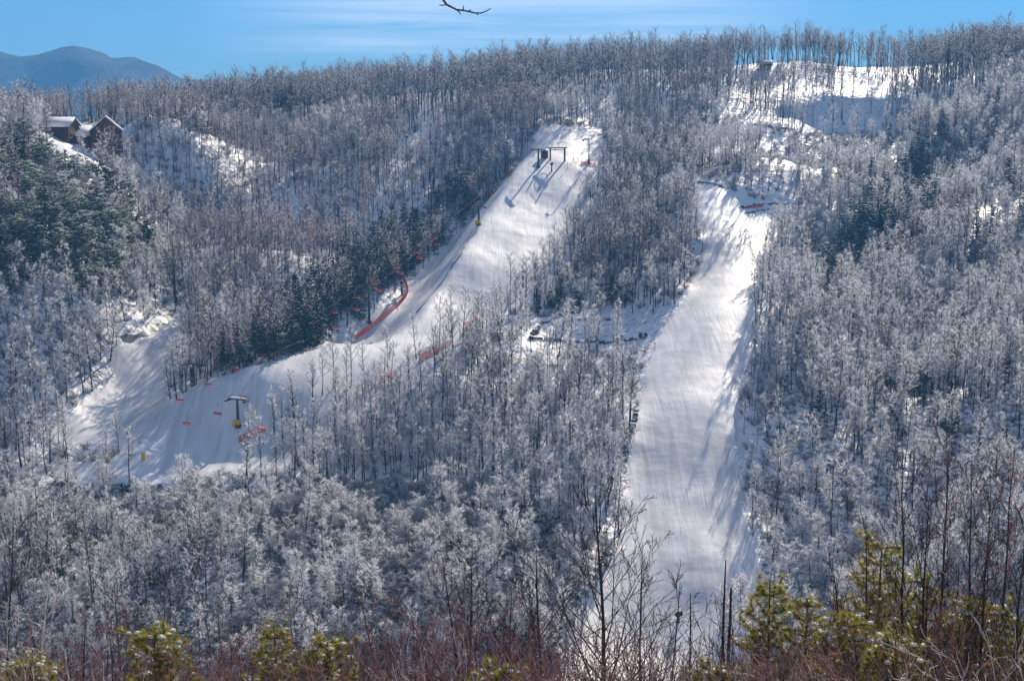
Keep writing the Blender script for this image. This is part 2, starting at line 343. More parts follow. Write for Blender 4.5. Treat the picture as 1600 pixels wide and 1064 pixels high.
# hollows in the right wood and the left gully
def trough(pts, depth, wid):
    global Z
    c_ = unproj([a[0] for a in pts], [a[1] for a in pts], np.array([a[2] for a in pts], float))[:, :2]; D_ = np.full(GX.shape, 1e9)
    for k_ in range(len(c_)-1):
        a_, b_ = c_[k_], c_[k_+1]; ab = b_-a_; tt = np.clip(((GX-a_[0])*ab[0]+(GY-a_[1])*ab[1])/(ab**2).sum(), 0, 1); D_ = np.minimum(D_, np.hypot(GX-a_[0]-tt*ab[0], GY-a_[1]-tt*ab[1]))
    Z = Z - depth*np.exp(-(D_/wid)**2)*(1-soft)
trough([(1480,230,560),(1410,320,500),(1340,400,458),(1290,460,425)], 7, 13)
trough([(1600,420,430),(1500,520,385),(1430,600,355)], 5, 12)
trough([(1560,700,305),(1450,800,285),(1330,860,272)], 4, 10)
trough([(120,760,318),(200,850,290),(260,960,265)], 4, 10); trough([(620,780,308),(520,860,285),(420,960,262)], 4, 10)
def H(x, y):
    x = np.asarray(x, float); y = np.asarray(y, float)
    i = np.clip(np.searchsorted(xs, x)-1, 0, len(xs)-2); j = np.clip(np.searchsorted(ys, y)-1, 0, len(ys)-2)
    fx = (x-xs[i])/(xs[i+1]-xs[i]); fy = (y-ys[j])/(ys[j+1]-ys[j])
    return (Z[i, j]*(1-fx)+Z[i+1, j]*fx)*(1-fy) + (Z[i, j+1]*(1-fx)+Z[i+1, j+1]*fx)*fy
YT = np.arange(120, 900, .5)
def hit(px, py, y0=225):
    """the ground point the lens sees at a photo position"""
    P = unproj(np.full(len(YT), px), np.full(len(YT), py), YT); g = H(P[:, 0], P[:, 1]); ok = (P[:, 2] <= g) & (YT > y0)
    i = int(np.argmax(ok)) if ok.any() else int(np.argmin(P[:, 2]-g + (YT < y0)*1e3))
    return np.array([P[i, 0], P[i, 1], g[i]])
def ontop(x, y, dz=0): return (float(x), float(y), float(H(x, y))+dz)

nx, ny = GX.shape
V = np.stack([GX, GY, Z], -1).reshape(-1, 3)
ii, jj = np.meshgrid(np.arange(nx-1), np.arange(ny-1), indexing='ij')
Q = np.stack([ii*ny+jj, (ii+1)*ny+jj, (ii+1)*ny+jj+1, ii*ny+jj+1], -1).reshape(-1, 4)
cpx, cpy = proj(V[Q].mean(1)); cy = V[Q].mean(1)[:, 1]
jit = 5*fbm(V[Q].mean(1)[:, 0], cy, 6, 2, 6)
owner = np.zeros(len(Q), int)
names = [('main_run', 'ski_run', 'wide groomed ski run falling straight down to the valley', 'snow_main'), ('bench', 'snow_bench', 'shaded flat snow bench above the top lip of the wide ski run', 'snow_plain'),
         ('upper_run', 'ski_run', 'upper ski run slanting down left under the chairlift', 'snow_upper'), ('left_run', 'ski_run', 'short stretch of ski run in the left gully', 'snow_upper')]
for k_, (pn, *_r) in enumerate(names): owner[inpoly(cpx+jit, cpy+jit*.4, POLY[pn]) & (cy > 200) & (owner == 0)] = k_+1
def submesh(sel, name, m):
    q = Q[sel]; u, inv = np.unique(q, return_inverse=True); b = MB(); b.add(V[u], inv.reshape(-1, 4)); return b.build(name, m, smooth=True)
g = submesh(owner == 0, 'ground', M['snow_forest'])
gv = np.empty(len(g.data.vertices)*3, np.float32); g.data.vertices.foreach_get('co', gv); gv = gv.reshape(-1, 3); ax_, ay_ = proj(gv)
floor_dark = inpoly(ax_, ay_, [(-400,755),(480,760),(760,770),(950,830),(940,1300),(-400,1300)])*1.0; floor_dark = np.maximum(floor_dark, .7*inpoly(ax_, ay_, [(1190,620),(2000,400),(2000,1300),(1190,1300)]))  # floor darkened by wood: leaf litter and painted shade between the trees
floor_dark = np.maximum(floor_dark, .6*inpoly(ax_, ay_, [(-400,190),(60,240),(240,300),(400,250),(330,400),(250,430),(150,600),(-400,600)])); floor_dark = np.maximum(floor_dark, .6*inpoly(ax_, ay_, [(430,530),(560,380),(760,275),(730,345),(600,460),(420,580)]))
floor_dark = np.maximum(floor_dark, .45*inpoly(ax_, ay_, [(1260,480),(1250,300),(1440,210),(2000,200),(2000,700),(1200,640)])); la = g.data.attributes.new('litter_shade', 'FLOAT', 'POINT'); la.data.foreach_set('value', (floor_dark*(gv[:, 1] > 200)).astype(np.float32)); tag(g, 'snow covered forest floor of the whole valley', None, None, 'structure')
for k_, (pn, nm, lb, mm) in enumerate(names): tag(submesh(owner == k_+1, nm, M[mm]), lb, None, None, 'structure')
# distant mountain
mxs = np.linspace(-2600, 200, 150); mys = np.linspace(3000, 5200, 70); A, B = np.meshgrid(mxs, mys, indexing='ij')
prof_px = np.array([-400,-250,-100,0,40,60,85,110,135,170,200,230,260,285,320,400,500,700]); prof_py = np.array([110,98,92,90,91,87,81,77,80,88,92,100,112,122,130,143,165,190])
px_ = 800+F*A/(B*FW[1]); top = np.interp(px_, prof_px, prof_py)
zt = B*np.tan(np.arctan((532-top)/F)-PITCH)
crest = 3900 + 120*np.sin(A/300)
ridge = np.exp(-((B-crest)/560.)**2)
MZ = -190 + (zt*3900/B*1.0+190)*ridge + ridge*(1-ridge)*130*fbm(A, B, 330, 4, 3) + 30*fbm(A, B, 90, 4, 5)*ridge
b = MB(); n2 = len(mys); i2, j2 = np.meshgrid(np.arange(len(mxs)-1), np.arange(n2-1), indexing='ij')
b.add(np.stack([A, B, MZ], -1), np.stack([i2*n2+j2, (i2+1)*n2+j2, (i2+1)*n2+j2+1, i2*n2+j2+1], -1).reshape(-1, 4))
M['far_wood'] = mat('far_wood', (.035, .05, .05), .95, (.10, .09, .085), .03, bump=1, bscale=.15, detail=10)
M['far_wood'].node_tree.nodes['Bump'].inputs['Distance'].default_value = 12
tag(b.build('mountain', M['far_wood'], smooth=True), 'distant wooded mountain rising behind the left ridge', None, None, 'structure')

# ------------------------------------------------------------------ trees of the valley
def unit(v): return v/(np.linalg.norm(v, axis=-1, keepdims=True)+1e-9)
def ribbons(mb, P, D, L, Wd, mat_=0, bend=None, r=None):
    """thin twigs: one long narrow face each"""
    r = r or rng; n = len(P); side = unit(np.cross(D, unit(r.normal(size=(n, 3)))))*np.asarray(Wd).reshape(-1, 1)/2
    E = P + D*np.asarray(L).reshape(-1, 1)
    mb.tris(P-side, P+side, E, mat_)
def bare_tree(h, seed, crown0=.35, spread=.24, up=.75, nl=13, twigs=7, tw=.055, tl=1.0, snow=.35, r0=.011, lean=.03, fine=1, droop=0.):
    """trunk builder and crown builder; crown slots: 0 bark, 1 twig, 2 frost"""
    r = np.random.default_rng(seed); T = MB(); C = MB()
    t = np.linspace(0, 1, 8); wob = np.cumsum(r.normal(0, lean*h/8, (8, 2)), 0); wob -= wob[0]
    sp = np.stack([wob[:, 0], wob[:, 1], t*h*.93], -1); rad = h*r0*(1-t)**.8+.02; rad[0] *= 1.5
    P0 = sp.copy(); P0[0, 2] = -.6
    T.tube(P0[:6], rad[:6], 6, 0); C.tube(sp[5:], rad[5:], 4, 0)
    segA = []; segD = []
    for i in range(nl):
        f = crown0 + (0.97-crown0)*((i+r.random()*.8)/nl); az = i*2.4 + r.random()*1.2
        base = np.array([np.interp(f, t, sp[:, 0]), np.interp(f, t, sp[:, 1]), f*h*.93])
        ln = h*spread*(1.25-.85*(f-crown0)/(1-crown0))*r.uniform(.7, 1.2); u = up*r.uniform(.8, 1.25)
        d = np.array([math.cos(az), math.sin(az), u]); d /= np.linalg.norm(d)
        mid = base + d*ln*.5 + r.normal(0, ln*.05, 3); d2 = unit(d + np.array([0, 0, .35-droop]) + r.normal(0, .15, 3)); tip = mid + d2*ln*.5
        rr = h*r0*(1-f)**.7*.5+.015
        C.tube([base, mid, tip], [rr, rr*.65, .015], 3, 0)
        for s in np.linspace(.2, 1, 7):
            q = base*(1-s*2)+mid*s*2 if s < .5 else mid*(2-s*2)+tip*(s*2-1)
            dd = unit((d if s < .5 else d2) + r.normal(0, .55, 3) + np.array([0, 0, .15-droop])); l2 = ln*r.uniform(.25, .5)
            C.tube([q, q+dd*l2], [.028, .008], 3, 0)
            segA.append((q, dd, l2))
    q = np.array([a[0] for a in segA]); dd = np.array([a[1] for a in segA]); l2 = np.array([a[2] for a in segA])
    for k in range(twigs):
        s = r.random(len(q)); p = q + dd*(l2*s)[:, None]
        d = unit(dd + r.normal(0, .6, dd.shape) + np.array([0, 0, .2-droop])); L = tl*r.uniform(.5, 1.3, len(q))
        fr = r.random(len(q)) < snow
        if (~fr).any(): ribbons(C, p[~fr], d[~fr], L[~fr], tw, 1, r=r)
        if fr.any(): ribbons(C, p[fr]+[0, 0, .03], d[fr], L[fr], tw*1.5, 2, r=r)
        for z in range(fine):     # finer twigs on the twigs
            p3 = p + d*(L*r.uniform(.3, .8, len(q)))[:, None]; d3 = unit(d + r.normal(0, .7, d.shape)); L3 = L*.55
            fr3 = r.random(len(q)) < snow
            if (~fr3).any(): ribbons(C, p3[~fr3], d3[~fr3], L3[~fr3], tw*.8, 1, r=r)
            if fr3.any(): ribbons(C, p3[fr3], d3[fr3], L3[fr3], tw*1.25, 2, r=r)
    return T, C
def bushy(h, seed, snow=.6, wd=.42):
    """low snow-loaded understorey tree with arching branches from near the ground"""
    r = np.random.default_rng(seed); T = MB(); C = MB()
    T.tube([(0, 0, -.4), (r.normal(0, .15), r.normal(0, .15), h*.35), (r.normal(0, .3), r.normal(0, .3), h*.62)], [.11, .08, .05], 5, 0)
    A = []; D = []; L = []
    for i in range(16):
        f = r.uniform(.12, .62); az = r.random()*6.28; ln = h*wd*r.uniform(.6, 1.1)
        b0 = np.array([0, 0, f*h]); d = unit(np.array([math.cos(az), math.sin(az), r.uniform(.2, 1.2)])); m = b0+d*ln*.55; d2 = unit(d+np.array([0, 0, -.45])); e = m+d2*ln*.5
        C.tube([b0, m, e], [.04, .028, .01], 3, 0)
        C.tube([b0+[0, 0, .05], m+[0, 0, .05], e+[0, 0, .03]], [.03, .045, .02], 3, 2)
        for s in np.linspace(.25, 1, 7): A.append(b0*(1-s)+e*s + (m-(b0+e)/2)*4*s*(1-s)*.5); D.append(d*(1-s)+d2*s); L.append(h*.13)
    A = np.array(A); D = unit(np.array(D)); L = np.array(L)
    for k in range(13):
        d = unit(D + r.normal(0, .65, D.shape)); p = A + r.normal(0, .1, A.shape); l = L*r.uniform(.5, 1.5, len(L)); fr = r.random(len(L)) < snow
        ribbons(C, p[fr], d[fr], l[fr], .085, 2, r=r); ribbons(C, p[~fr], d[~fr], l[~fr], .05, 1, r=r)
        p2 = p+d*(l*.6)[:, None]; d3 = unit(d+r.normal(0, .8, d.shape)); fr = r.random(len(L)) < snow
        ribbons(C, p2[fr], d3[fr], l[fr]*.6, .07, 2, r=r); ribbons(C, p2[~fr], d3[~fr], l[~fr]*.6, .045, 1, r=r)
    return T, C
def leafy(mb, P, n, rad, size, r, snow=.3, flat=.6):
    """clumps of small leaf faces round each point, snow caps on the upper side"""
    m = len(P); c = np.repeat(P, n, 0); o = r.normal(size=(m*n, 3)); o = unit(o)*(r.random((m*n, 1))**.5)*rad; o[:, 2] *= flat
    p = c+o; a = unit(r.normal(size=p.shape)); b_ = unit(np.cross(a, r.normal(size=p.shape))); s = size*r.uniform(.6, 1.4, (len(p), 1))
    top = (o[:, 2] > .15*rad*flat) & (r.random(len(p)) < snow*1.8) | (r.random(len(p)) < snow*.12)
    a[top, 2] *= .3; b_[top, 2] *= .3
    for sel, mt in ((~top, 1), (top, 2)):
        q = p[sel]; A = a[sel]*s[sel]; B_ = b_[sel]*s[sel]*.6
        if len(q):
            Vv = np.stack([q-A, q-B_, q+A, q+B_], 1).reshape(-1, 3); mb.add(Vv, np.arange(len(Vv)).reshape(-1, 4), mt)
def conifer(h, seed, snow=.35, wd=.23, layers=13, leaf=.26):
    r = np.random.default_rng(seed); T = MB(); C = MB()
    T.tube([(0, 0, -.5), (0, 0, h*.5), (r.normal(0, .1), 0, h*.98)], [h*.014, h*.009, .02], 6, 0)
    for i in range(layers):
        f = .12+.86*i/layers; nb = 6 if f < .8 else 4
        for k in range(nb):
            az = r.random()*6.28; ln = h*wd*(1-f)**.75*r.uniform(.65, 1.15)+.25; d = np.array([math.cos(az), math.sin(az), .12-.35*(1-f)]); b0 = np.array([0, 0, f*h+r.normal(0, .15)])
            e = b0+unit(d)*ln; C.tube([b0, e], [.035, .01], 3, 0)
            n = max(2, int(ln/.5)); P = np.array([b0+(e-b0)*s for s in np.linspace(.25, 1, n)])
            leafy(C, P, 9, .42, leaf, r, snow, .45)
    return T, C
def broad_green(h, seed, snow=.35):
    r = np.random.default_rng(seed); T = MB(); C = MB()
    T.tube([(0, 0, -.5), (r.normal(0, .2), 0, h*.4), (r.normal(0, .4), 0, h*.75)], [h*.018, h*.012, .03], 5, 0)
    for i in range(20):
        f = r.uniform(.22, .85); az = r.random()*6.28; ln = h*.30*math.sin(min(1, (f-.05)*1.25)*math.pi)**.6*r.uniform(.5, 1.1); b0 = np.array([0, 0, f*h*.9]); d = unit(np.array([math.cos(az), math.sin(az), .5]))
        e = b0+d*ln; C.tube([b0, e], [.05, .012], 3, 0)
        P = np.array([b0+(e-b0)*s+r.normal(0, .35, 3) for s in (.5, .75, 1., 1.1)]); leafy(C, P, 20, .75, .2, r, snow, .6)
    return T, C
KINDS = {}
def kinds(key, nm, mk, mats): KINDS[key] = (nm, [mk(i) for i in range(nm)], mats)
kinds('tall', 6, lambda i: bare_tree(16+1.6*(i % 3), 100+i, .42, .19, 1.15, 12, 3, .05, 1.0, .3, .0085, .05), ['bark', 'twig_dark', 'frost'])
kinds('brown', 6, lambda i: bare_tree(13+(i % 3), 200+i, .42, .17, 1.4, 11, 4, .05, .9, .3, .008), ['bark_brown', 'twig_brown', 'frost'])
kinds('frosted', 8, lambda i: bare_tree(12.5+1.3*(i % 4), 300+i, .34, .175, 1.2, 12, 5, .05, .9, .64, .0085, .035), ['bark', 'twig_dark', 'frost'])
kinds('white', 5, lambda i: bare_tree(9+(i % 3), 400+i, .2, .24, .8, 13, 7, .055, .85, .72, .009, .04, 2, droop=.2), ['bark', 'twig_dark', 'frost'])
kinds('bushy', 5, lambda i: bushy(5+.7*i, 500+i, .42), ['bark', 'twig_dark', 'frost'])
kinds('conifer', 5, lambda i: conifer(9+1.6*i, 600+i, .22), ['bark', 'needle_dark', 'snow_clump'])
kinds('snowy_conifer', 2, lambda i: conifer(12+i, 650+i, .95), ['bark', 'needle_dark', 'snow_clump'])
kinds('green', 5, lambda i: broad_green(7+i, 700+i, .62), ['bark', 'leaf_green', 'snow_clump'])
TR = {}; WHOLE = {}; PROTO = bpy.data.collections.new('forest_tree_shapes'); order = []
for k_, (n_, pr, mt) in KINDS.items():
    TR[k_] = []; ms = [M[a] for a in mt]
    for i, (T_, C_) in enumerate(pr):
        TR[k_].append((T_.mesh('trunk', ms, True), C_.mesh('crown', ms)))
        W = MB(); W.v = T_.v + C_.v; W.n = T_.n + C_.n
        W.f = list(T_.f) + [(f+T_.n, m_) for f, m_ in C_.f]
        order.append((k_, i)); o = bpy.data.objects.new('p%03d' % len(order), W.mesh('tree_shape', ms)); PROTO.objects.link(o)
IDX = {a: i for i, a in enumerate(order)}

# ---- where trees stand
sp_ = 3.55
gx, gy = np.meshgrid(np.arange(-270, 270, sp_), np.arange(120, 800, sp_), indexing='ij'); gx = gx.ravel(); gy = gy.ravel()
gx = gx + rng.uniform(-.48, .48, gx.shape)*sp_; gy = gy + rng.uniform(-.48, .48, gy.shape)*sp_
gz = H(gx, gy); px, py = proj(np.stack([gx, gy, gz], -1))
ok = (px > -160) & (px < 1760) & (gy > 225) & (py > 40)
ok &= ~((gy < 243) & (py > 1064))
for k_, p_ in POLY.items():
    m_ = inpoly(px, py, p_)
    if k_ in ('clearing_a', 'clearing_b', 'glade', 'terrace'): m_ &= rng.random(len(px)) > .14
    if k_ == 'upper_run': m_ &= ~(inpoly(px, py, [(490,610),(600,575),(690,520),(740,515),(640,625),(480,705),(425,740),(400,715)]) & (rng.random(len(px)) < .26))
    ok &= ~m_
for blu, keep in (([(1080,200),(1240,205),(1250,330),(1085,285)], .38), ([(1120,150),(1230,205),(1420,205),(1420,275),(1240,275),(1120,205)], .16), ([(1180,105),(1420,105),(1440,210),(1360,150),(1140,150)], .5),
    ([(60,640),(260,640),(258,712),(60,740)], .28), ([(0,742),(440,740),(480,795),(0,805)], .32), ([(780,548),(1010,548),(1000,625),(780,620)], .28), ([(640,500),(850,480),(800,560),(650,620)], .45), ([(180,470),(310,500),(270,640),(170,640)], .3),
    ([(820,190),(960,195),(960,150),(840,150)], .6), ([(600,225),(700,195),(690,260),(600,290)], .5), ([(60,245),(200,250),(200,300),(80,285)], .12), ([(200,240),(330,205),(335,235),(200,290)], .8)):
    ok &= ~(inpoly(px, py, blu) & (rng.random(len(px)) > keep))
ok &= ~((gy > 690) & (gx > -60) & (rng.random(len(px)) > .9)); 
dn = fbm(gx, gy, 40, 3, 4); ok &= rng.random(len(px)) < np.clip(.9+dn*1.2, .3, 1)
gx, gy, gz, px, py, dn = [a[ok] for a in (gx, gy, gz, px, py, dn)]
bx_, by_ = rng.uniform(-185, -95, 150), rng.uniform(500, 560, 150); bz_ = H(bx_, by_); qa, qb = proj(np.stack([bx_, by_, bz_], -1)); kq = (qb < 212)
gx = np.r_[gx, bx_[kq]]; gy = np.r_[gy, by_[kq]]; gz = np.r_[gz, bz_[kq]]; px = np.r_[px, qa[kq]]; py = np.r_[py, qb[kq]]; dn = np.r_[dn, np.zeros(kq.sum())]
n = len(gx); kind = np.empty(n, object); scl = rng.uniform(.62, 1.05, n)**.8*rng.choice([.8, 1, 1, 1.12], n)+.12; pat = fbm(gx, gy, 34, 3, 5); rn = np.clip(rng.random(n)*.62+.19+pat*.75, 0, 1); rn2 = rng.random(n)
def reg(poly): return inpoly(px, py, poly)
kind[:] = 'frosted'
sky_ = gy > 640; kind[sky_] = 'tall'; kind[sky_ & (rn < .35)] = 'brown'
spur = reg([(300,620),(250,420),(420,270),(620,190),(860,150),(850,230),(700,390),(560,520),(400,575)]) & ~sky_
kind[spur] = np.where(rn[spur] < .6, 'brown', np.where(rn[spur] < .78, 'tall', 'frosted'))
left = reg([(-200,140),(330,140),(560,170),(420,290),(250,430),(230,520),(100,640),(-200,640)]) & ~sky_
kind[left] = np.where(rn[left] < .42, 'brown', np.where(rn[left] < .72, 'frosted', 'white'))
lu = left & (gy > 490); kind[lu & (rn2 < .8)] = 'brown'; kind[lu & (rn2 < .3)] = 'tall'; scl[lu] *= .8
lowleft = reg([(-200,740),(480,760),(760,760),(940,850),(940,1200),(-200,1200)])
kind[lowleft] = np.where(rn[lowleft] < .34, 'bushy', np.where(rn[lowleft] < .60, 'white', np.where(rn[lowleft] < .86, 'frosted', 'tall'))); m_ = lowleft & (rn2 < .22); kind[m_] = 'green'; scl[m_] *= .5  # the half-size evergreens are added to darken gaps between these trees
knoll = reg([(-200,640),(100,640),(260,730),(480,700),(620,600),(830,480),(1000,560),(980,760),(760,770),(480,770),(-200,760)])
kind[knoll] = np.where(rn[knoll] < .78, 'frosted', 'tall')
between = reg([(880,400),(950,260),(960,190),(1080,200),(1090,420),(1040,480),(900,480)])
kind[between] = np.where(rn[between] < .5, 'frosted', np.where(rn[between] < .85, 'tall', 'brown'))
rlow = reg([(1150,700),(1800,650),(1800,1200),(1150,1200)]); kind[rlow] = np.where(rn[rlow] < .45, 'frosted', np.where(rn[rlow] < .8, 'white', 'bushy'))
rup = reg([(1250,330),(1420,190),(1800,160),(1800,480),(1450,470),(1300,430)]); kind[rup & (rn < .42)] = 'white'; kind[rup & (rn > .8)] = 'brown'
ever = reg([(-60,215),(60,240),(180,300),(235,370),(250,430),(160,480),(60,450),(-60,490)])
kind[ever] = np.where(rn2[ever] < .74, 'green', np.where(rn2[ever] < .86, 'conifer', np.where(rn2[ever] < .93, 'white', 'brown'))); scl[ever] *= rng.uniform(.75, 1.35, ever.sum())
hol = reg([(1500,230),(1500,300),(1380,440),(1300,500),(1250,480),(1330,370),(1420,270)]); m_ = hol & (rn2 < .3); kind[m_] = 'snowy_conifer'; m_ = hol & (rn2 > .8); kind[m_] = 'conifer'
rf2 = reg([(1160,560),(1800,480),(1800,1000),(1160,900)]) & (rn2 > .965); kind[rf2] = 'conifer'
foot = reg([(400,530),(500,450),(570,380),(680,300),(760,275),(730,345),(660,410),(600,460),(550,515),(420,580),(380,580)])
kind[foot] = np.where(rn2[foot] < .48, 'conifer', np.where(rn2[foot] < .6, 'green', 'tall'))
foot2 = reg([(380,575),(280,600),(300,560),(430,480),(520,440),(540,470),(430,540)]); kind[foot2 & (rn < .3)] = 'conifer'
mid = reg([(860,470),(900,430),(1000,470),(960,490),(830,500)]); kind[mid & (rn < .45)] = 'conifer'; scl[mid] *= .75
# a few firs stand alone in the right wood
rf = reg([(1250,250),(1600,120),(1800,300),(1500,500),(1260,480)]); kind[rf & (rn2 < .07)] = 'snowy_conifer'
scl[kind == 'conifer'] *= .85; scl[foot & (kind == 'green')] *= .9
fr_ = reg([(1140,520),(1200,520),(1215,640),(1200,760),(1225,900),(1150,980),(1120,900)]); scl[fr_] *= .62; scl[knoll & (kind == 'frosted')] *= 1.0
hgt = {'tall': 17, 'brown': 14, 'frosted': 14.5, 'white': 10, 'bushy': 6.4, 'conifer': 12, 'snowy_conifer': 12.5, 'green': 9}
var = np.array([int(rng.integers(KINDS[k][0])) for k in kind]); rot = rng.uniform(0, 6.28, n)
tilt = rng.normal(0, .05, (n, 2))*rng.choice([1, 1, 1, 1, 2.6], n)[:, None]
hh = np.array([hgt[k] for k in kind])*scl
tpx, tpy = proj(np.stack([gx, gy, gz+hh], -1))
isgreen = np.isin(kind, ['conifer', 'snowy_conifer', 'green'])
inside = (px > 2) & (px < 1598) & (py < 1075) & (tpy > 10)
size = (py-tpy); size[~inside] = 0
single = np.zeros(n, bool)
bi = np.where(~isgreen)[0]; single[bi[np.argsort(-size[bi])[:285]]] = True
gi = np.where(isgreen & inside)[0]; single[gi[np.argsort(-size[gi])[:290]]] = True
print('TREES', n, 'green', isgreen.sum(), 'single', single.sum())

def where_words(k, x, y):
    if k in ('conifer', 'snowy_conifer', 'green'):
        if x < 260 and y < 500: return 'below the cabins', 'evergreens on the left hillside below the cabins'
        if x < 820 and y < 620: return 'at the foot of the spur', 'dark evergreens along the foot of the spur wood'
        if x < 1060: return 'above the terrace', 'evergreens above the pond terrace'
        return 'in the right wood', 'evergreens in the right hand wood'
    if x < 1060: return 'in the lower left wood', 'bare snow dusted trees in the lower left wood'
    return 'in the right wood', 'bare snow dusted trees in the right hand wood'
look = {'tall': 'tall dark bare tree', 'brown': 'brown bare tree', 'frosted': 'frosted bare tree', 'white': 'thickly frosted tree', 'bushy': 'low snow-loaded bush', 'conifer': 'dark conifer', 'snowy_conifer': 'snow-wrapped conifer', 'green': 'snow-speckled evergreen'}
cat_ = {'conifer': 'conifer', 'snowy_conifer': 'conifer', 'green': 'evergreen'}
nm_ = {'conifer': 'conifer_tree', 'snowy_conifer': 'conifer_tree', 'green': 'evergreen_tree', 'bushy': 'bushy_tree'}
XZ = [(-200, 90, 'by the left frame edge'), (90, 200, 'below the yellow crash pads'), (200, 330, 'below the end of the snow track'), (330, 440, 'under the yellow padded tower'), (440, 560, 'below the middle lift tower'), (560, 670, 'below the long orange net'), (670, 790, 'below the two lone trees'), (790, 900, 'below the pond terrace'), (900, 1100, 'beside the wide run'),
      (1100, 1215, 'on the right edge of the wide run'), (1215, 1310, 'above the fallen logs'), (1310, 1400, 'above the biggest pine'), (1400, 1500, 'behind the tall reddish saplings'), (1500, 1900, 'by the right frame edge')]
YZ = [(0, 700, 'topmost row'), (700, 770, 'upper row'), (770, 830, 'second row down'), (830, 890, 'middle row'), (890, 950, 'lower row'), (950, 1200, 'bottom row')]
EX = [(-200, 70, 'at the left frame edge'), (70, 150, 'under the largest cabin'), (150, 300, 'beside the left gully'), (300, 450, 'above the snow hump'), (450, 560, 'left of the middle tower'), (560, 660, 'left of the pole snow gun'), (660, 820, 'below the highest tower'), (820, 930, 'left of the terrace'), (930, 1100, 'right of the terrace'), (1100, 1330, 'right of the bench'), (1330, 1460, 'mid right wood'), (1460, 1900, 'far right wood')]
EY = [(0, 270, 'high row'), (270, 330, 'second row'), (330, 390, 'third row'), (390, 450, 'fourth row'), (450, 520, 'fifth row'), (520, 700, 'sixth row'), (700, 820, 'seventh row'), (820, 2000, 'lowest row')]
_o = ['first', 'second', 'third', 'fourth', 'fifth', 'sixth', 'seventh', 'eighth', 'ninth']
_t = _o + ['tenth', 'eleventh', 'twelfth', 'thirteenth', 'fourteenth', 'fifteenth', 'sixteenth', 'seventeenth', 'eighteenth', 'nineteenth', 'twentieth'] + ['twenty-'+a for a in _o] + ['thirtieth'] + ['thirty-'+a for a in _o] + ['fortieth'] + ['forty-'+a for a in _o]
ORD = ['leftmost'] + [a+' from left' for a in _t[1:]]
def zone(Z_, v): return next(w for a, b_, w in Z_ if a <= v < b_)
cells = {}
for i in np.where(single)[0]:
    ev = isgreen[i]; cells.setdefault((look[kind[i]], zone(EX if ev else XZ, px[i]), zone(EY if ev else YZ, py[i])), []).append(i)
for (lk, zx, zy), ids in cells.items():
    ids.sort(key=lambda i: px[i])
    for q, i in enumerate(ids):
        k = kind[i]; t_, c_ = TR[k][var[i]]
        e = empty(nm_.get(k, 'bare_tree'), (gx[i], gy[i], gz[i]-.1), 0, scl[i]); e.rotation_euler = (tilt[i, 0], tilt[i, 1], rot[i])
        ww, grp = where_words(k, px[i], py[i]); tag(e, '%s %s, %s, %s' % (lk, zx, zy, 'only one' if len(ids) == 1 else ORD[min(q, len(ORD)-1)]), cat_.get(k, 'tree'), grp)
        for nm, me in (('trunk', t_), ('crown', c_)):
            o = bpy.data.objects.new(nm, me); COL.objects.link(o); o.parent = e

def scatter(name, X, Y_, Zs, idx, rz, sc__, tl, coll, label, cat):
    me = bpy.data.meshes.new(name); k = len(X); me.vertices.add(k); me.vertices.foreach_set('co', np.stack([X, Y_, Zs], -1).astype(np.float32).ravel())
    a = me.attributes.new('pick', 'INT', 'POINT'); a.data.foreach_set('value', np.asarray(idx, np.int32))
    a = me.attributes.new('turn', 'FLOAT_VECTOR', 'POINT'); a.data.foreach_set('vector', np.stack([tl[:, 0], tl[:, 1], rz], -1).astype(np.float32).ravel())
    a = me.attributes.new('size', 'FLOAT', 'POINT'); a.data.foreach_set('value', np.asarray(sc__, np.float32))
    o = bpy.data.objects.new(name, me); COL.objects.link(o)
    g = bpy.data.node_groups.new(name, 'GeometryNodeTree')
    g.interface.new_socket('Geometry', in_out='INPUT', socket_type='NodeSocketGeometry'); g.interface.new_socket('Geometry', in_out='OUTPUT', socket_type='NodeSocketGeometry')
    gi_ = g.nodes.new('NodeGroupInput'); go = g.nodes.new('NodeGroupOutput'); ip = g.nodes.new('GeometryNodeInstanceOnPoints'); ci = g.nodes.new('GeometryNodeCollectionInfo')
    ci.inputs['Collection'].default_value = coll; ci.inputs['Separate Children'].default_value = True; ci.inputs['Reset Children'].default_value = True
    def at(nm, ty):
        q = g.nodes.new('GeometryNodeInputNamedAttribute'); q.data_type = ty; q.inputs[0].default_value = nm; return q
    L = g.links.new
    L(gi_.outputs[0], ip.inputs['Points']); L(ci.outputs[0], ip.inputs['Instance']); ip.inputs['Pick Instance'].default_value = True
    L(at('pick', 'INT').outputs[0], ip.inputs['Instance Index'])
    e2 = g.nodes.new('FunctionNodeEulerToRotation'); L(at('turn', 'FLOAT_VECTOR').outputs[0], e2.inputs[0]); L(e2.outputs[0], ip.inputs['Rotation'])
    L(at('size', 'FLOAT').outputs[0], ip.inputs['Scale']); L(ip.outputs[0], go.inputs[0])
    md = o.modifiers.new('scatter', 'NODES'); md.node_group = g
    return tag(o, label, cat, None, 'stuff')
m_ = ~single
scatter('forest', gx[m_], gy[m_], gz[m_]-.1, [IDX[(kind[i], var[i])] for i in np.where(m_)[0]], rot[m_], scl[m_], tilt[m_], PROTO, 'thousands of bare frosted trees covering the far hillsides', 'forest')

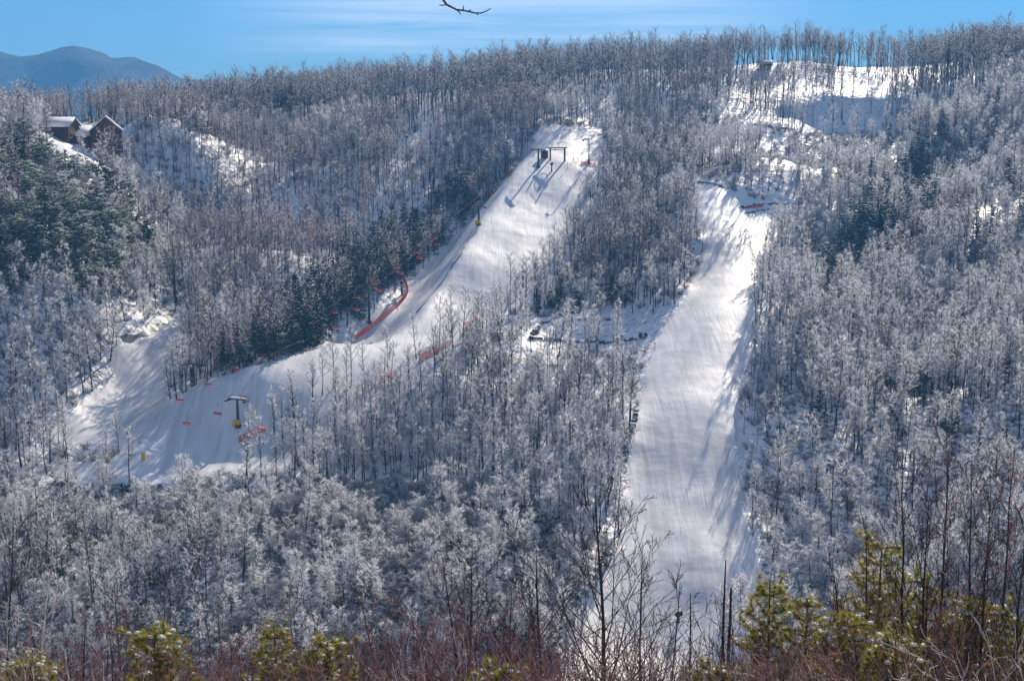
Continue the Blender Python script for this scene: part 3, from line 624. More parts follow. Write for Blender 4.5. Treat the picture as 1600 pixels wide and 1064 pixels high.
# ---- undergrowth: snowy shrubs between the trees
SH = bpy.data.collections.new('shrub_shapes')
def shrub(seed, snow):
    r = np.random.default_rng(seed); C = MB(); nn = 26; az = r.random(nn)*6.28
    D = unit(np.stack([np.cos(az)*.7, np.sin(az)*.7, r.uniform(.5, 1.4, nn)], -1)); P = np.stack([r.normal(0, .3, nn), r.normal(0, .3, nn), np.zeros(nn)-.1], -1); L = r.uniform(.9, 1.9, nn)
    ribbons(C, P, D, L, .07, 1, r=r)
    for k in range(10):
        s = r.uniform(.3, 1, nn); d = unit(D+r.normal(0, .6, D.shape)); p = P+D*(L*s)[:, None]; fr = r.random(nn) < snow
        ribbons(C, p[fr], d[fr], .5*np.ones(fr.sum()), .07, 2, r=r); ribbons(C, p[~fr], d[~fr], .5*np.ones((~fr).sum()), .045, 1, r=r)
    return C
for i in range(6):
    o = bpy.data.objects.new('s%02d' % i, shrub(900+i, (.5, .5, .25, .5, .1, .35)[i]).mesh('shrub_shape', [M['bark'], M['twig_dark'], M['frost']])); SH.objects.link(o)
for i in range(2):      # dark laurel bushes, added to darken the shaded gaps of the lower wood
    r = np.random.default_rng(950+i); C = MB(); P_ = r.normal(0, .75, (16, 3)); P_[:, 2] = abs(P_[:, 2])*.9+.3; leafy(C, P_, 26, .5, .13, r, .2, .7)
    for q in P_: C.tube([(0, 0, -.2), q], [.03, .01], 3, 0)
    o = bpy.data.objects.new('s%02d' % (6+i), C.mesh('shrub_shape', [M['bark'], M['needle_dark'], M['snow_clump']])); SH.objects.link(o)
sp2 = 2.4
ux, uy = np.meshgrid(np.arange(-230, 230, sp2), np.arange(225, 640, sp2), indexing='ij'); ux = ux.ravel()+rng.uniform(-1.3, 1.3, ux.size); uy = uy.ravel()+rng.uniform(-1.3, 1.3, uy.size)
uz = H(ux, uy); qx, qy = proj(np.stack([ux, uy, uz], -1)); ok = (qx > -100) & (qx < 1700) & (rng.random(len(ux)) < .45+fbm(ux, uy, 25, 3, 2)*.8)
for k_, p_ in POLY.items(): ok &= ~inpoly(qx, qy, p_)
ux, uy, uz = ux[ok], uy[ok], uz[ok]; k = len(ux)
pk = rng.integers(0, 6, k); qx = qx[ok]; qy = qy[ok]; dk = inpoly(qx, qy, [(-400,755),(480,760),(760,770),(950,830),(940,1300),(-400,1300)]) & (rng.random(k) < .6); pk[dk] = 6+rng.integers(0, 2, dk.sum())
scatter('undergrowth', ux, uy, uz, pk, rng.uniform(0, 6.28, k), rng.uniform(.6, 1.6, k), np.zeros((k, 2)), SH, 'snow dusted brush on the forest floor', 'undergrowth')

# ------------------------------------------------------------------ built things
M['steel'] = mat('steel', (.035, .035, .04), .5, (.07, .065, .06), 3, spec=.4)
M['steel_light'] = mat('steel_light', (.25, .26, .27), .45, (.34, .35, .36), 3, metal=.4)
M['yellow_pad'] = mat('yellow_pad', (.62, .38, .03), .6, (.72, .48, .06), 4)
M['red_paint'] = mat('red_paint', (.48, .06, .055), .5, (.38, .05, .05), 6)
M['orange_net'] = translucent(mat('orange_net', (.85, .13, .04), .6, (.75, .17, .08), 2), .4)
M['log_wall'] = mat('log_wall', (.08, .040, .026), .8, (.17, .09, .06), 4)
M['dark_glass'] = mat('dark_glass', (.02, .025, .03), .1, spec=.6)
M['trim'] = mat('trim', (.16, .10, .06), .7)
M['stone'] = mat('stone', (.05, .045, .04), .9, (.16, .14, .12), 1.5, bump=.8, bscale=5)
M['hose'] = mat('hose', (.06, .10, .12), .6)
M['cable'] = mat('cable', (.05, .05, .055), .5)
M['green_paint'] = mat('green_paint', (.05, .14, .10), .5, (.09, .18, .13), 4)
def cyl(b, c, r, h, k=12, mat_=0, axis='z'):
    c = np.array(c, float); d = {'x': (1, 0, 0), 'y': (0, 1, 0), 'z': (0, 0, 1)}[axis]; d = np.array(d)*h/2
    b.tube([c-d, c+d], [r, r], k, mat_, cap=True)
def pole_mesh(h, r): b = MB(); b.tube([(0, 0, -.5), (0, 0, h*.5), (0, 0, h)], [r*1.25, r*1.1, r*.85], 12, 0, cap=True); return b

# ---- chairlift: plan line, cable height from the photo
A0 = unproj(769, 305, 525)[:2]; A1 = unproj(293, 662, 340)[:2]; LD = (A1-A0)/np.linalg.norm(A1-A0); LN = np.array([LD[1], -LD[0]]);
if LN[0] > 0: LN = -LN
def line_pt(px, py, off):
    ts = np.linspace(-.5, 1.3, 1801); P = A0 + ts[:, None]*(A1-A0) + LN*off; q = unproj(np.full(len(ts), px), np.full(len(ts), py), P[:, 1]); i = np.argmin(abs(q[:, 0]-P[:, 0])); return ts[i], P[i], q[i, 2]
chA = [(795,287),(741,323),(679,373),(651,397),(621,420),(589,442),(557,465),(522,489),(486,511),(449,533),(407,557),(368,581),(324,605),(280,626)]
chB = [(769,305),(712,358),(684,383),(656,407),(626,430),(592,454),(557,483),(524,514),(381,627),(341,648),(293,662)]
LA = [line_pt(a, b_, 2.6) for a, b_ in chA]; LB = [line_pt(a, b_, -2.6) for a, b_ in chB]
fitA = np.polyfit([l[0] for l in LA], [l[2] for l in LA], 4); fitB = np.polyfit([l[0] for l in LB], [l[2] for l in LB], 4)
HANG = 2.6
def chair_parts(root):
    b = MB(); b.tube([(0, 0, HANG), (0, .05, HANG*.55), (0, -.35, .75), (0, -.35, .5)], .035, 6); b.build('hanger', M['steel'], root, True)
    b = MB(); b.box((0, 0, .0), (2.2, .55, .09)); b.box((0, -.02, -.06), (2.1, .4, .05)); b.build('seat', M['red_paint'], root)
    b = MB(); b.box((0, -.32, .42), (2.1, .07, .34), rx=R(10)); b.build('backrest', M['red_paint'], root)
    b = MB(); b.tube([(-1.1, .1, 0), (-1.12, -.32, .1), (-1.12, -.36, .75), (1.12, -.36, .75), (1.12, -.32, .1), (1.1, .1, 0)], .035, 6); b.build('frame', M['red_paint'], root)
    b = MB(); b.tube([(-1.05, -.3, .62), (-1.05, .5, .5), (1.05, .5, .5), (1.05, -.3, .62)], .025, 6); b.build('safety_bar', M['red_paint'], root)
    b = MB(); b.box((0, 0, HANG), (.12, .35, .14)); b.build('grip', M['steel'], root)
ch0 = empty('lift_chair', (0, 0, 0)); chair_parts(ch0); used = False
rzl = math.atan2(LD[1], LD[0]) - math.pi/2
def copy_tree(o, loc, rz):
    c = o.copy(); COL.objects.link(c); c.location = loc; c.rotation_euler = (0, 0, rz)
    for ch in o.children:
        d = ch.copy(); COL.objects.link(d); d.parent = c
        for g_ in ch.children: e = g_.copy(); COL.objects.link(e); e.parent = d
    return c
wA = ['topmost', 'by the highest lift tower', 'over the dark firs below the highest tower', 'fourth from the top', 'just above the snow gun pole', 'just left of the snow gun pole', 'just left of the middle lift tower', 'over dark firs below the middle tower', 'ninth from the top', 'beside the snow covered fir', 'over the frosted crown above the snow hump', 'over the upper edge of the snow hump', 'over the middle of the snow hump', 'lowest and farthest left']
wB = ['topmost', 'second from the top', 'third from the top', 'fourth from the top', 'directly above the orange net', 'beside the snow gun pole', 'just left of the middle lift tower', 'over the treetops below the middle tower', 'nearest the yellow padded tower', 'left of the yellow padded tower', 'lowest']
for L_, W_l, off, fit, nm in ((LA, wA, 2.6, fitA, 'left'), (LB, wB, -2.6, fitB, 'right')):
    for (t_, P_, z_), w_ in zip(L_, W_l):
        c = ch0 if not used else copy_tree(ch0, (0, 0, 0), 0); used = True
        z = max(np.polyval(fit, t_), float(H(P_[0], P_[1]))+1.6)
        c.location = (P_[0], P_[1], z); c.rotation_euler = (0, 0, rzl + (0 if nm == 'left' else math.pi))
        tag(c, 'red lift chair on the %s hand cable, %s' % (nm, w_), 'lift chair', 'red chairs hanging along the chairlift')
    ts = np.linspace(-.42, 1.06, 90); P = A0+ts[:, None]*(A1-A0)+LN*off
    gz_ = H(P[:, 0], P[:, 1]); zz = np.maximum(np.polyval(fit, np.clip(ts, -.16, 1.02)) + HANG + .05, gz_+3.2)
    top_end = ts < -.16; zz[top_end] = gz_[top_end] + 7
    b = MB(); b.tube(np.column_stack([P, zz]), .035, 5); tag(b.build('lift_cable', M['cable'], None, True), 'steel haul cable of the chairlift, %s strand' % nm, 'cable', 'chairlift haul cable strands')
def lift_tower(px, py, label, h=None, pad=False, snow=False, lean=0, rz=None, nm='lift_tower', sheave=True):
    p = hit(px, py); e = empty(nm, p, rzl if rz is None else rz)
    tt = np.dot(p[:2]-A0, LD)/np.linalg.norm(A1-A0)
    if h is None: h = np.polyval((fitA+fitB)/2, tt)+HANG-p[2]
    h = float(np.clip(h, 5.5, 11)); pole_mesh(h, .32).build('pole', M['steel'], e, True)
    b = MB(); b.box((0, 0, h-.05), (5.4, .3, .3)); b.box((0, 0, h+.2), (1.2, .5, .25)); b.build('crossarm', M['steel'], e)
    if sheave:
        for s in (-1, 1):
            b = MB(); b.box((s*2.6, 0, h-.32), (.16, 3.0, .22)); 
            for k in range(6): cyl(b, (s*2.6, -1.3+k*.52, h-.42), .22, .12, 10, 0, 'x')
            b.build('sheave_train', M['steel'], e)
            b = MB(); b.tube([(s*1.9, -1.1, h+.1), (s*1.9, -1.1, h+.9), (s*1.9, 1.1, h+.9), (s*1.9, 1.1, h+.1)], .04, 5); b.build('catwalk_rail', M['steel'], e)
    b = MB()
    for s in (-.2, .2): b.tube([(s, -.48, .4), (s, -.42, h)], .03, 4)
    for k in range(int(h/.35)): b.box((0, -.46, .5+k*.35), (.4, .03, .03))
    b.build('ladder', M['steel_light'], e)
    b = MB(); cyl(b, (0, 0, .1), .85, .9, 12); b.build('footing', M['stone'], e)
    if pad:
        b = MB(); b.tube([(0, -.1, .1), (0, -.1, 1.9)], [.62, .6], 14, 0, cap=True); b.box((.75, .3, .9), (.8, .8, 1.7)); b.build('crash_pad', M['yellow_pad'], e)
    if snow:
        b = MB(); b.box((0, 0, h+.38), (4.6, .95, .3), taper=.8); b.build('snow_cap', M['snow_clump'], e)
    tag(e, label, 'lift tower', 'chairlift towers'); return e
lift_tower(748, 352, 'black chairlift tower standing highest on the shaded side of the upper run', pad=True)
lift_tower(577, 505, 'black chairlift tower just left of the long orange net')
e_ = lift_tower(372, 668, 'chairlift tower with snow on its head and a yellow padded base', 7.2, pad=True, snow=True)
lift_tower(303, 603, 'slim grey chairlift pole at the foot of the spur wood', 6.0)
lift_tower(453, 500, 'chairlift tower half hidden among dark firs under the spur wood', 8.5)
lift_tower(841, 262, 'short chairlift tower left of the top station', 7.0, snow=True)
lift_tower(1050, 182, 'dark lift pole standing in the wood right of the top station', 9)

# top station
p = hit(871, 251); e = empty('lift_terminal', p, rzl+R(14)); tag(e, 'open steel top station of the chairlift with twin columns and wheel', 'lift station')
for x, hh_, rr in ((-2.9, 5.2, .38), (2.9, 4.8, .32)): b = MB(); b.tube([(x, 0, -.5), (x, 0, hh_)], rr, 10, 0, cap=True); b.build('column', M['steel'], e, True)
b = MB(); b.box((0, 0, 5.0), (7.6, .5, .45)); b.box((-2.9, 1.5, 5.0), (.4, 4.5, .4)); b.box((2.9, 1.5, 4.9), (.4, 4.5, .4)); b.build('gantry', M['steel'], e)
b = MB(); an = np.linspace(0, 2*np.pi, 33); b.tube(np.stack([2.3*np.cos(an), 2.3*np.sin(an)+1, np.full(33, 4.3)], -1), .12, 6)
for a in np.arange(6)*np.pi/3: b.tube([(0, 1, 4.3), (2.3*math.cos(a), 1+2.3*math.sin(a), 4.3)], .06, 5)
b.build('bullwheel', M['steel'], e, True)
b = MB(); b.tube([(-3.3, -.2, 5.2), (-3.3, -.2, 6.9), (-.4, -.2, 6.9), (-.4, -.2, 5.2)], .06, 5); b.tube([(-3.9, -.2, 6.9), (.2, -.2, 6.9)], .06, 5); b.build('sign_frame', M['steel'], e)
p = hit(851, 247); e = empty('operator_hut', p, R(-20)); tag(e, 'small brown lift operator hut beside the top station columns', 'hut')
b = MB(); b.box((0, 0, 1.2), (2.4, 2.2, 2.8)); b.build('wall', M['log_wall'], e)
b = MB(); b.box((0, 0, 2.75), (3.0, 2.8, .22), rx=R(6)); b.build('roof', M['steel'], e)
b = MB(); b.box((0, 0, 2.95), (2.9, 2.7, .22), rx=R(6), taper=.9); b.build('snow_cap', M['snow_clump'], e)
b = MB(); b.box((.2, -1.12, 1.5), (1.4, .06, .8)); b.build('window', M['dark_glass'], e)

def light_pole(px, py, h, label, arm=-1, pad=None):
    e = empty('light_pole', hit(px, py), R(10)); pole_mesh(h, .2).build('pole', M['steel'], e, True); tag(e, label, 'light pole')
    b = MB(); b.box((arm*1.2, 0, h-.1), (2.6, .18, .18)); b.build('arm', M['steel'], e)
    for x, z in ((arm*1.4, h+.15), (arm*2.5, h-.45)):
        b = MB(); b.box((x, -.15, z), (.8, .5, .45), rx=R(25), ry=R(arm*-20)); b.build('floodlight', M['steel'], e)
    if pad: b = MB(); b.tube([(0, 0, -.1), (0, 0, 1.9)], .55, 10, 0, cap=True); b.build('crash_pad', pad, e, True)
light_pole(920, 257, 10.0, 'tall dark floodlight pole with an orange pad right of the top station', -1, M['orange_net'])

def snow_gun(px, py, h, label, rz=0, platform=True, s=1.0):
    e = empty('snow_gun', hit(px, py), rz); tag(e, label, 'snow gun'); pole_mesh(h, .24).build('pole', M['steel'], e, True)
    if platform:
        b = MB(); b.box((0, 0, h-1.6), (1.9*s, 1.6*s, .15)); b.tube([(-.9*s, -.7*s, h-1.5), (-.9*s, -.7*s, h-.6), (.9*s, -.7*s, h-.6), (.9*s, -.7*s, h-1.5)], .05, 5); b.tube([(-.9*s, .7*s, h-1.5), (-.9*s, .7*s, h-.6), (.9*s, .7*s, h-.6), (.9*s, .7*s, h-1.5)], .05, 5); b.build('platform', M['steel'], e)
    b = MB(); c = np.array([0, 0, h+.5]); d = unit(np.array([.35, -.85, .35])); b.tube([c-d*.75*s, c-d*.2*s, c+d*.8*s], [.45*s, .6*s, .5*s], 16, 0); b.tube([c+d*.8*s, c+d*.82*s], [.5*s, .38*s], 16, 0); b.tube([c-d*.1*s, c-d*.12*s], [.55*s, .05], 12, 0); b.build('barrel', M['steel'], e, True)
    b = MB(); b.box((0, 0, h-.1), (.5, .5, .6)); b.build('yoke', M['steel_light'], e)
snow_gun(818, 450, 4.8, 'snow gun on a pole at the right edge of the upper run', .3)
snow_gun(628, 462, 3.6, 'snow gun on a pole inside the bend of the orange net', -.4)
snow_gun(1060, 972, 1.2, 'small snow gun on the snow at the foot of the wide run', .8, False, .9)
snow_gun(1179, 545, 1.8, 'snow gun at the right edge of the wide run', -.8, False, .8)
snow_gun(862, 268, 2.4, 'low snow gun in front of the top station', .9, False, .8)
def marker(px, py, label, h=2.0, m=None):
    e = empty('marker_post', hit(px, py)); tag(e, label, 'marker post', 'marker posts beside the runs'); b = MB(); b.tube([(0, 0, -.3), (0, 0, h)], .06, 6, 0, cap=True); b.build('post', M['steel'], e)
    b = MB(); b.box((0, 0, h-.25), (.35, .12, .5)); b.build('marker', m or M['steel'], e)
marker(887, 264, 'dark marker post in front of the top station'); marker(896, 253, 'short dark post right of the top station columns', 1.4); marker(903, 252, 'short dark post between top station and floodlight pole', 1.3)
marker(1023, 548, 'orange marker post at the left edge of the wide run', 2.2, M['orange_net']); marker(775, 482, 'thin marker post at the lower right edge of the upper run', 2.4)
marker(943, 270, 'dark marker post on the right brow of the upper run', 2.2)

# ---- orange safety nets
def net(pts, h, label, sp=2.2):
    G = np.array([hit(a, b_) for a, b_ in pts]); d = np.r_[0, np.cumsum(np.linalg.norm(np.diff(G, axis=0), axis=1))]; n_ = max(3, int(d[-1]/.35)); s = np.linspace(0, d[-1], n_)
    X = np.interp(s, d, G[:, 0]); Y_ = np.interp(s, d, G[:, 1]); Zg = H(X, Y_); b = MB()
    e = empty('safety_net', (X[0], Y_[0], Zg[0])); o0 = np.array([X[0], Y_[0], Zg[0]])
    sag = .12*np.sin(s*1.4)+.06*np.sin(s*3.7)
    rows = 9
    for k in range(rows):       # woven bands with real gaps
        z0 = .05+h*k/rows; z1 = z0+h/rows*.62
        V_ = np.stack([np.column_stack([X, Y_, Zg+z0+sag*k/rows]), np.column_stack([X, Y_, Zg+z1+sag*k/rows])], 1).reshape(-1, 3)-o0
        i_ = np.arange(n_-1)*2; b.add(V_, np.stack([i_, i_+2, i_+3, i_+1], -1))
    for k in range(0, n_, 1):
        b.box((X[k]-o0[0], Y_[k]-o0[1], Zg[k]+h/2-o0[2]), (.09, .09, h))
    b.build('netting', M['orange_net'], e)
    for q in np.arange(0, d[-1], sp):
        x = np.interp(q, s, X); y = np.interp(q, s, Y_); b = MB(); b.tube([(x-o0[0], y-o0[1], float(H(x, y))-.3-o0[2]), (x-o0[0], y-o0[1], float(H(x, y))+h+.3-o0[2])], .05, 5); b.build('net_post', M['red_paint'], e)
    tag(e, label, 'safety net', 'orange safety nets on the runs')
net([(552,533),(575,518),(600,498),(622,480),(634,466),(638,456),(634,446),(630,441)], 1.7, 'long orange safety net curling round the pole snow gun on the upper run', 5)
net([(655,565),(672,556),(690,547),(706,539)], 1.8, 'orange net seen through bare trees below the upper run', 4)
net([(726,513),(736,509),(746,504)], 1.7, 'short bright orange net right of the two lone trees', 4)
net([(374,692),(388,685),(404,679),(416,676)], 1.6, 'faded orange net right below the yellow padded tower', 4)
net([(592,602),(606,594),(618,588)], 1.6, 'scrap of orange net deep in the knoll wood', 4)
net([(908,256),(918,257),(930,259)], .9, 'low orange net at the foot of the floodlight pole', 3)
net([(1168,325),(1180,326),(1192,325)], .8, 'low reddish net by the rock ledge above the wide run', 3)

# ---- hoses and pipes
def pipe(nm, pts, r_, m, label, cat, lift=.15):
    G = np.array([hit(a, b_) for a, b_ in pts]); d = np.r_[0, np.cumsum(np.linalg.norm(np.diff(G, axis=0), axis=1))]; s = np.linspace(0, d[-1], max(6, int(d[-1]/1.2)))
    X = np.interp(s, d, G[:, 0])+.3*np.sin(s*.3); Y_ = np.interp(s, d, G[:, 1]); b = MB(); b.tube(np.column_stack([X, Y_, H(X, Y_)+lift]), r_, 8, 0, cap=True); tag(b.build(nm, m, None, True), label, cat)
pipe('snowmaking_pipe', [(748,356),(735,372),(718,400),(700,428),(682,452),(664,474),(650,490)], .22, M['hose'], 'long dark snowmaking pipe running down the middle of the upper run', 'pipe', .2)
pipe('snowmaking_pipe', [(1166,600),(1158,612),(1153,630),(1150,655),(1150,690)], .2, M['frost'], 'thin snow covered pipe along the right edge of the wide run', 'pipe', .3)
pipe('snowmaking_hose', [(603,478),(618,474),(622,486)], .08, M['cable'], 'thin dark hose coiled below the snow gun pole', 'hose', .1)

# ---- rock ledges, culvert, stream
def ledge(pts, h, label, seed):
    G = np.array([hit(a, b_) for a, b_ in pts]); d = np.r_[0, np.cumsum(np.linalg.norm(np.diff(G, axis=0), axis=1))]; r = np.random.default_rng(seed); b = MB(); s = 0
    while s < d[-1]:
        w_ = r.uniform(.6, 1.8); x = np.interp(s, d, G[:, 0]); y = np.interp(s, d, G[:, 1]); z = float(H(x, y)); hh_ = h*r.uniform(.45, 1.15)
        b.box((x, y+r.normal(0, .3), z+hh_/2-.25), (w_*1.15, r.uniform(.7, 1.4), hh_), rz=r.normal(0, .5), taper=r.uniform(.55, .85), mat=0)
        if r.random() < .55: b.box((x, y+.1, z+hh_-.22), (w_*.9, .9, .18), rz=r.normal(0, .5), taper=.7, mat=1)
        s += w_*r.uniform(.8, 1.5)
    tag(b.build('rock_ledge', [M['stone'], M['snow_clump']]), label, 'rock ledge', 'dark rock ledges breaking the snow')
ledge([(1160,325),(1180,321),(1200,320),(1240,319)], .75, 'long dark rock ledge on the shaded bench above the wide run', 1)
ledge([(1165,333),(1185,329),(1215,326)], .45, 'lower broken rock ledge just under the long bench ledge', 2)
ledge([(1090,284),(1110,286),(1130,293),(1150,298)], .4, 'thin stony line along the top of the bench', 3)
ledge([(832,524),(845,510),(862,500),(885,492),(905,489)], 1.1, 'curving rock ledge on the left rim of the pond terrace', 4)
ledge([(830,530),(870,532),(920,534),(970,534),(1000,530)], 1.0, 'long straight rock ledge along the front of the pond terrace', 5)
ledge([(885,502),(920,500),(950,500)], .8, 'short rock ledge across the middle of the pond terrace', 6)
ledge([(975,720),(978,690),(990,660),(995,640)], .6, 'crumbled stones down the left edge of the wide run', 7)
ledge([(1180,196),(1210,200),(1240,203)], .8, 'dark ledge under the trees below the upper clearing', 8)
p = hit(1005, 528); e = empty('culvert', p, R(20)); tag(e, 'dark culvert mouth with a snow cap left of the wide run', 'culvert'); b = MB(); b.tube([(0, -.9, .5), (0, 1.2, .5)], [.95, .95], 16, 0); b.tube([(0, -.9, .5), (0, -.9, .51)], [.95, .8], 16, 0); b.build('pipe', M['stone'], e, True); b = MB(); b.box((0, .3, 1.45), (1.5, 1.9, .3), taper=.7); b.build('snow_cap', M['snow_clump'], e)
G = np.array([hit(a, b_) for a, b_ in [(281,474),(270,488),(258,503),(243,515),(225,524),(190,530)]]); s = np.linspace(0, 5, 50); X = np.interp(s, range(6), G[:, 0]); Y_ = np.interp(s, range(6), G[:, 1]); b = MB(); wv = .55+.25*np.sin(s*7)
T_ = np.gradient(np.column_stack([X, Y_]), axis=0); T_ /= np.linalg.norm(T_, axis=1)[:, None]; Nn = np.column_stack([-T_[:, 1], T_[:, 0]]); Lp = np.column_stack([X, Y_])+Nn*wv[:, None]; Rp = np.column_stack([X, Y_])-Nn*wv[:, None]
V_ = np.stack([np.column_stack([Lp, H(Lp[:, 0], Lp[:, 1])+.18]), np.column_stack([Rp, H(Rp[:, 0], Rp[:, 1])+.18])], 1).reshape(-1, 3); i_ = np.arange(49)*2; b.add(V_, np.stack([i_, i_+1, i_+3, i_+2], -1))
M['stream'] = mat('stream', (.015, .022, .035), .25, (.03, .035, .04), 1, spec=.5); tag(b.build('stream', M['stream'], None, True), 'dark open stream cutting the snow of the left gully', None, None, 'structure')

# ---- cabins
def gable(b, w_, d_, h0, h1, mat_=0):
    V_ = np.array([[-w_/2, -d_/2, h0], [w_/2, -d_/2, h0], [0, -d_/2, h1], [-w_/2, d_/2, h0], [w_/2, d_/2, h0], [0, d_/2, h1]]); b.add(V_, [[0, 1, 2]], mat_); b.add(V_, [[5, 4, 3]], mat_)
def cabin(px, py, w_, d_, h_, roof, rz, label, wing=False, deck=True):
    p = hit(px, py)+np.array([0, 0, 2.0 if wing else 0]); e = empty('log_cabin', p, rz); tag(e, label, 'cabin', 'log cabins on the left ridge')
    b = MB(); b.box((0, 0, h_/2-1.5), (w_, d_, h_+3)); gable(b, w_, d_, h_, h_+roof)
    for k in range(int(h_/.42)):    # log courses stand proud of the wall
        for s in (-1, 1): b.tube([(-w_/2-.15, s*(d_/2+.02), .2+k*.42), (w_/2+.15, s*(d_/2+.02), .2+k*.42)], .14, 6); b.tube([(s*(w_/2+.02), -d_/2-.15, .2+k*.42), (s*(w_/2+.02), d_/2+.15, .2+k*.42)], .14, 6)
    b.build('wall', M['log_wall'], e)
    L = math.hypot(w_/2+.7, roof+.3); a = math.atan2(roof, w_/2)
    rf = MB(); sn = MB()
    for s in (-1, 1):
        cx = s*(w_/4+.2); cz = h_+roof/2-.02; rf.box((cx, 0, cz), (L, d_+1.6, .18), ry=s*a); sn.box((cx+s*.1*math.sin(a), 0, cz+.27), (L*.98, d_+1.5, .3), ry=s*a)
    ro = rf.build('roof', M['trim'], e); sn.build('snow', M['snow_clump'], ro)
    b = MB(); b.box((w_*.28, d_*.2, h_+roof), (.9, .9, 2.0)); b.build('chimney', M['stone'], ro)
    for s in (-1, 1):
        for z in ((1.6, 4.2) if h_ > 5 else (1.6,)):
            f = MB(); f.box((s*w_*.25, -d_/2-.17, z), (1.5, .12, 1.3)); fo = f.build('window', M['trim'], e); q = MB(); q.box((s*w_*.25, -d_/2-.235, z), (1.25, .05, 1.05)); q.build('pane', M['dark_glass'], fo)
    f = MB(); f.box((0, -d_/2-.17, 1.1), (1.1, .12, 2.2)); f.build('door', M['trim'], e)
    if deck:
        b = MB(); b.box((0, -d_/2-1.5, -.1), (w_, 2.6, .18)); b.box((0, -d_/2-2.7, .9), (w_, .08, .1)); 
        for k in np.linspace(-w_/2+.1, w_/2-.1, 9): b.box((k, -d_/2-2.7, .4), (.09, .09, 1.0))
        for k in (-w_/2+.2, 0, w_/2-.2): b.box((k, -d_/2-2.6, -2.4), (.25, .25, 4.5))
        b.build('deck', M['trim'], e)
        b = MB(); b.box((0, -d_/2-1.5, .06), (w_*.95, 2.4, .13)); b.build('deck_snow', M['snow_clump'], e)
    if wing:
        b = MB(); b.box((-w_/2-3.2, .4, h_*.1), (6.4, d_*.7, h_*1.5)); b.build('wing', M['log_wall'], e)
        b = MB(); b.box((-w_/2-3.1, -d_*.12, h_*.98), (7.2, d_*.62, .2), rx=R(33)); b.box((-w_/2-3.1, d_*.36, h_*.98), (7.2, d_*.52, .2), rx=R(-33)); r2 = b.build('wing_roof', M['trim'], e)
        b = MB(); b.box((-w_/2-3.1, -d_*.12-.1, h_*.98+.25), (7.1, d_*.62, .28), rx=R(33)); b.box((-w_/2-3.1, d_*.36, h_*.98+.25), (7.1, d_*.52, .28), rx=R(-33)); b.build('snow', M['snow_clump'], r2)
cabin(168, 243, 10.5, 10, 6.6, 4.6, R(14), 'largest log cabin, dark two storey gable with a snowy side wing', True)
cabin(99, 217, 10, 8, 4.2, 2.8, R(84), 'low log cabin with a long white roof behind the largest cabin', False, False)
cabin(309, 200, 7, 7, 4.0, 3.2, R(25), 'small dark cabin with a pointed snowy roof alone on the ridge', False)
cabin(451, 178, 5.5, 6, 7.0, 1.6, R(5), 'narrow tall cabin half hidden by trees on the far ridge', False)
cabin(1196, 108, 7, 5, 2.4, 1.4, R(85), 'low snow roofed cabin at the top of the upper clearing', False, False)
p = hit(778, 532); e = empty('shed', p, R(-15)); tag(e, 'small shed with a flat white snowy roof among the knoll trees', 'shed'); b = MB(); b.box((0, 0, .9), (2.8, 2.2, 2.2)); b.build('wall', M['log_wall'], e); b = MB(); b.box((0, 0, 2.1), (3.4, 2.8, .2)); b.build('roof', M['trim'], e); b = MB(); b.box((0, 0, 2.37), (3.3, 2.7, .34), taper=.9); b.build('snow_cap', M['snow_clump'], e)
def logfall(pts, r_, label):
    G = np.array([hit(a, b_) for a, b_ in pts]); G[:, 2] += .5; b = MB(); b.tube(G, [r_, r_*.6][:len(G)] if len(G) == 2 else np.linspace(r_, r_*.4, len(G)), 7, 0, cap=True)
    G2 = G+[0, 0, r_*.75]; b.tube(G2, np.linspace(r_*.75, r_*.3, len(G)), 6, 1); tag(b.build('fallen_log', [M['bark'], M['snow_clump']]), label, 'log', 'snow covered fallen logs')
logfall([(1216,893),(1255,899),(1300,905)], .22, 'long snowy fallen log right of the foot of the wide run'); logfall([(1222,902),(1262,898),(1292,896)], .16, 'thin fallen log crossing the long snowy one')
logfall([(1330,445),(1365,470)], .22, 'snowy log fallen in the hollow of the right wood'); logfall([(1290,120),(1262,128)], .15, 'fallen trunk beside the upper clearing')
for a, b_, w_ in ((170, 722, 'left'), (224, 718, 'right')):
    p = hit(a, b_); e = MB(); e.tube([(0, 0, -.2), (0, 0, 1.7)], [.5, .45], 10, 0, cap=True); o = e.build('crash_pad', M['yellow_pad'], None, True); o.location = p; tag(o, '%s of the two yellow crash pads on the low snow track' % w_, 'crash pad', 'yellow crash pads on the snow track')

# ------------------------------------------------------------------ the near hillside below the camera
def grow_branch(b, P, d, L, r_, depth, r, mt, up=.25, dens=1.0, snowmat=None, tipr=.004):
    k = 4 if depth else 3; n_ = 5; pts = [P]; dd = d.copy()
    for i in range(n_-1): dd = unit(dd + r.normal(0, .10, 3) + np.array([0, 0, up*.22])); pts.append(pts[-1]+dd*L/(n_-1))
    pts = np.array(pts); rad = np.linspace(r_, max(tipr, r_*.25), n_); b.tube(pts, rad, 5 if r_ > .03 else 3, mt)
    if snowmat is not None and abs(d[2]) < .85 and r_ > .008: b.tube(pts+np.array([0, 0, 1])*rad[:, None]*.8, rad*.75, 3, snowmat)
    if depth == 0: return
    m = max(2, int(dens*(5 if depth > 1 else 6)))
    for s in np.linspace(.18, .97, m):
        s += r.normal(0, .04); s = min(max(s, .08), .98); q = np.array([np.interp(s*(n_-1), range(n_), pts[:, c]) for c in range(3)])
        a = unit(np.cross(d, r.normal(size=3))); nd = unit(d*r.uniform(.7, 1.1)+a*r.uniform(.5, .9)+np.array([0, 0, up])); grow_branch(b, q, nd, L*(1-s*.55)*r.uniform(.35, .6), max(tipr, np.interp(s, [0, 1], [r_, r_*.25])*.55), depth-1, r, mt, up, dens, snowmat, tipr)
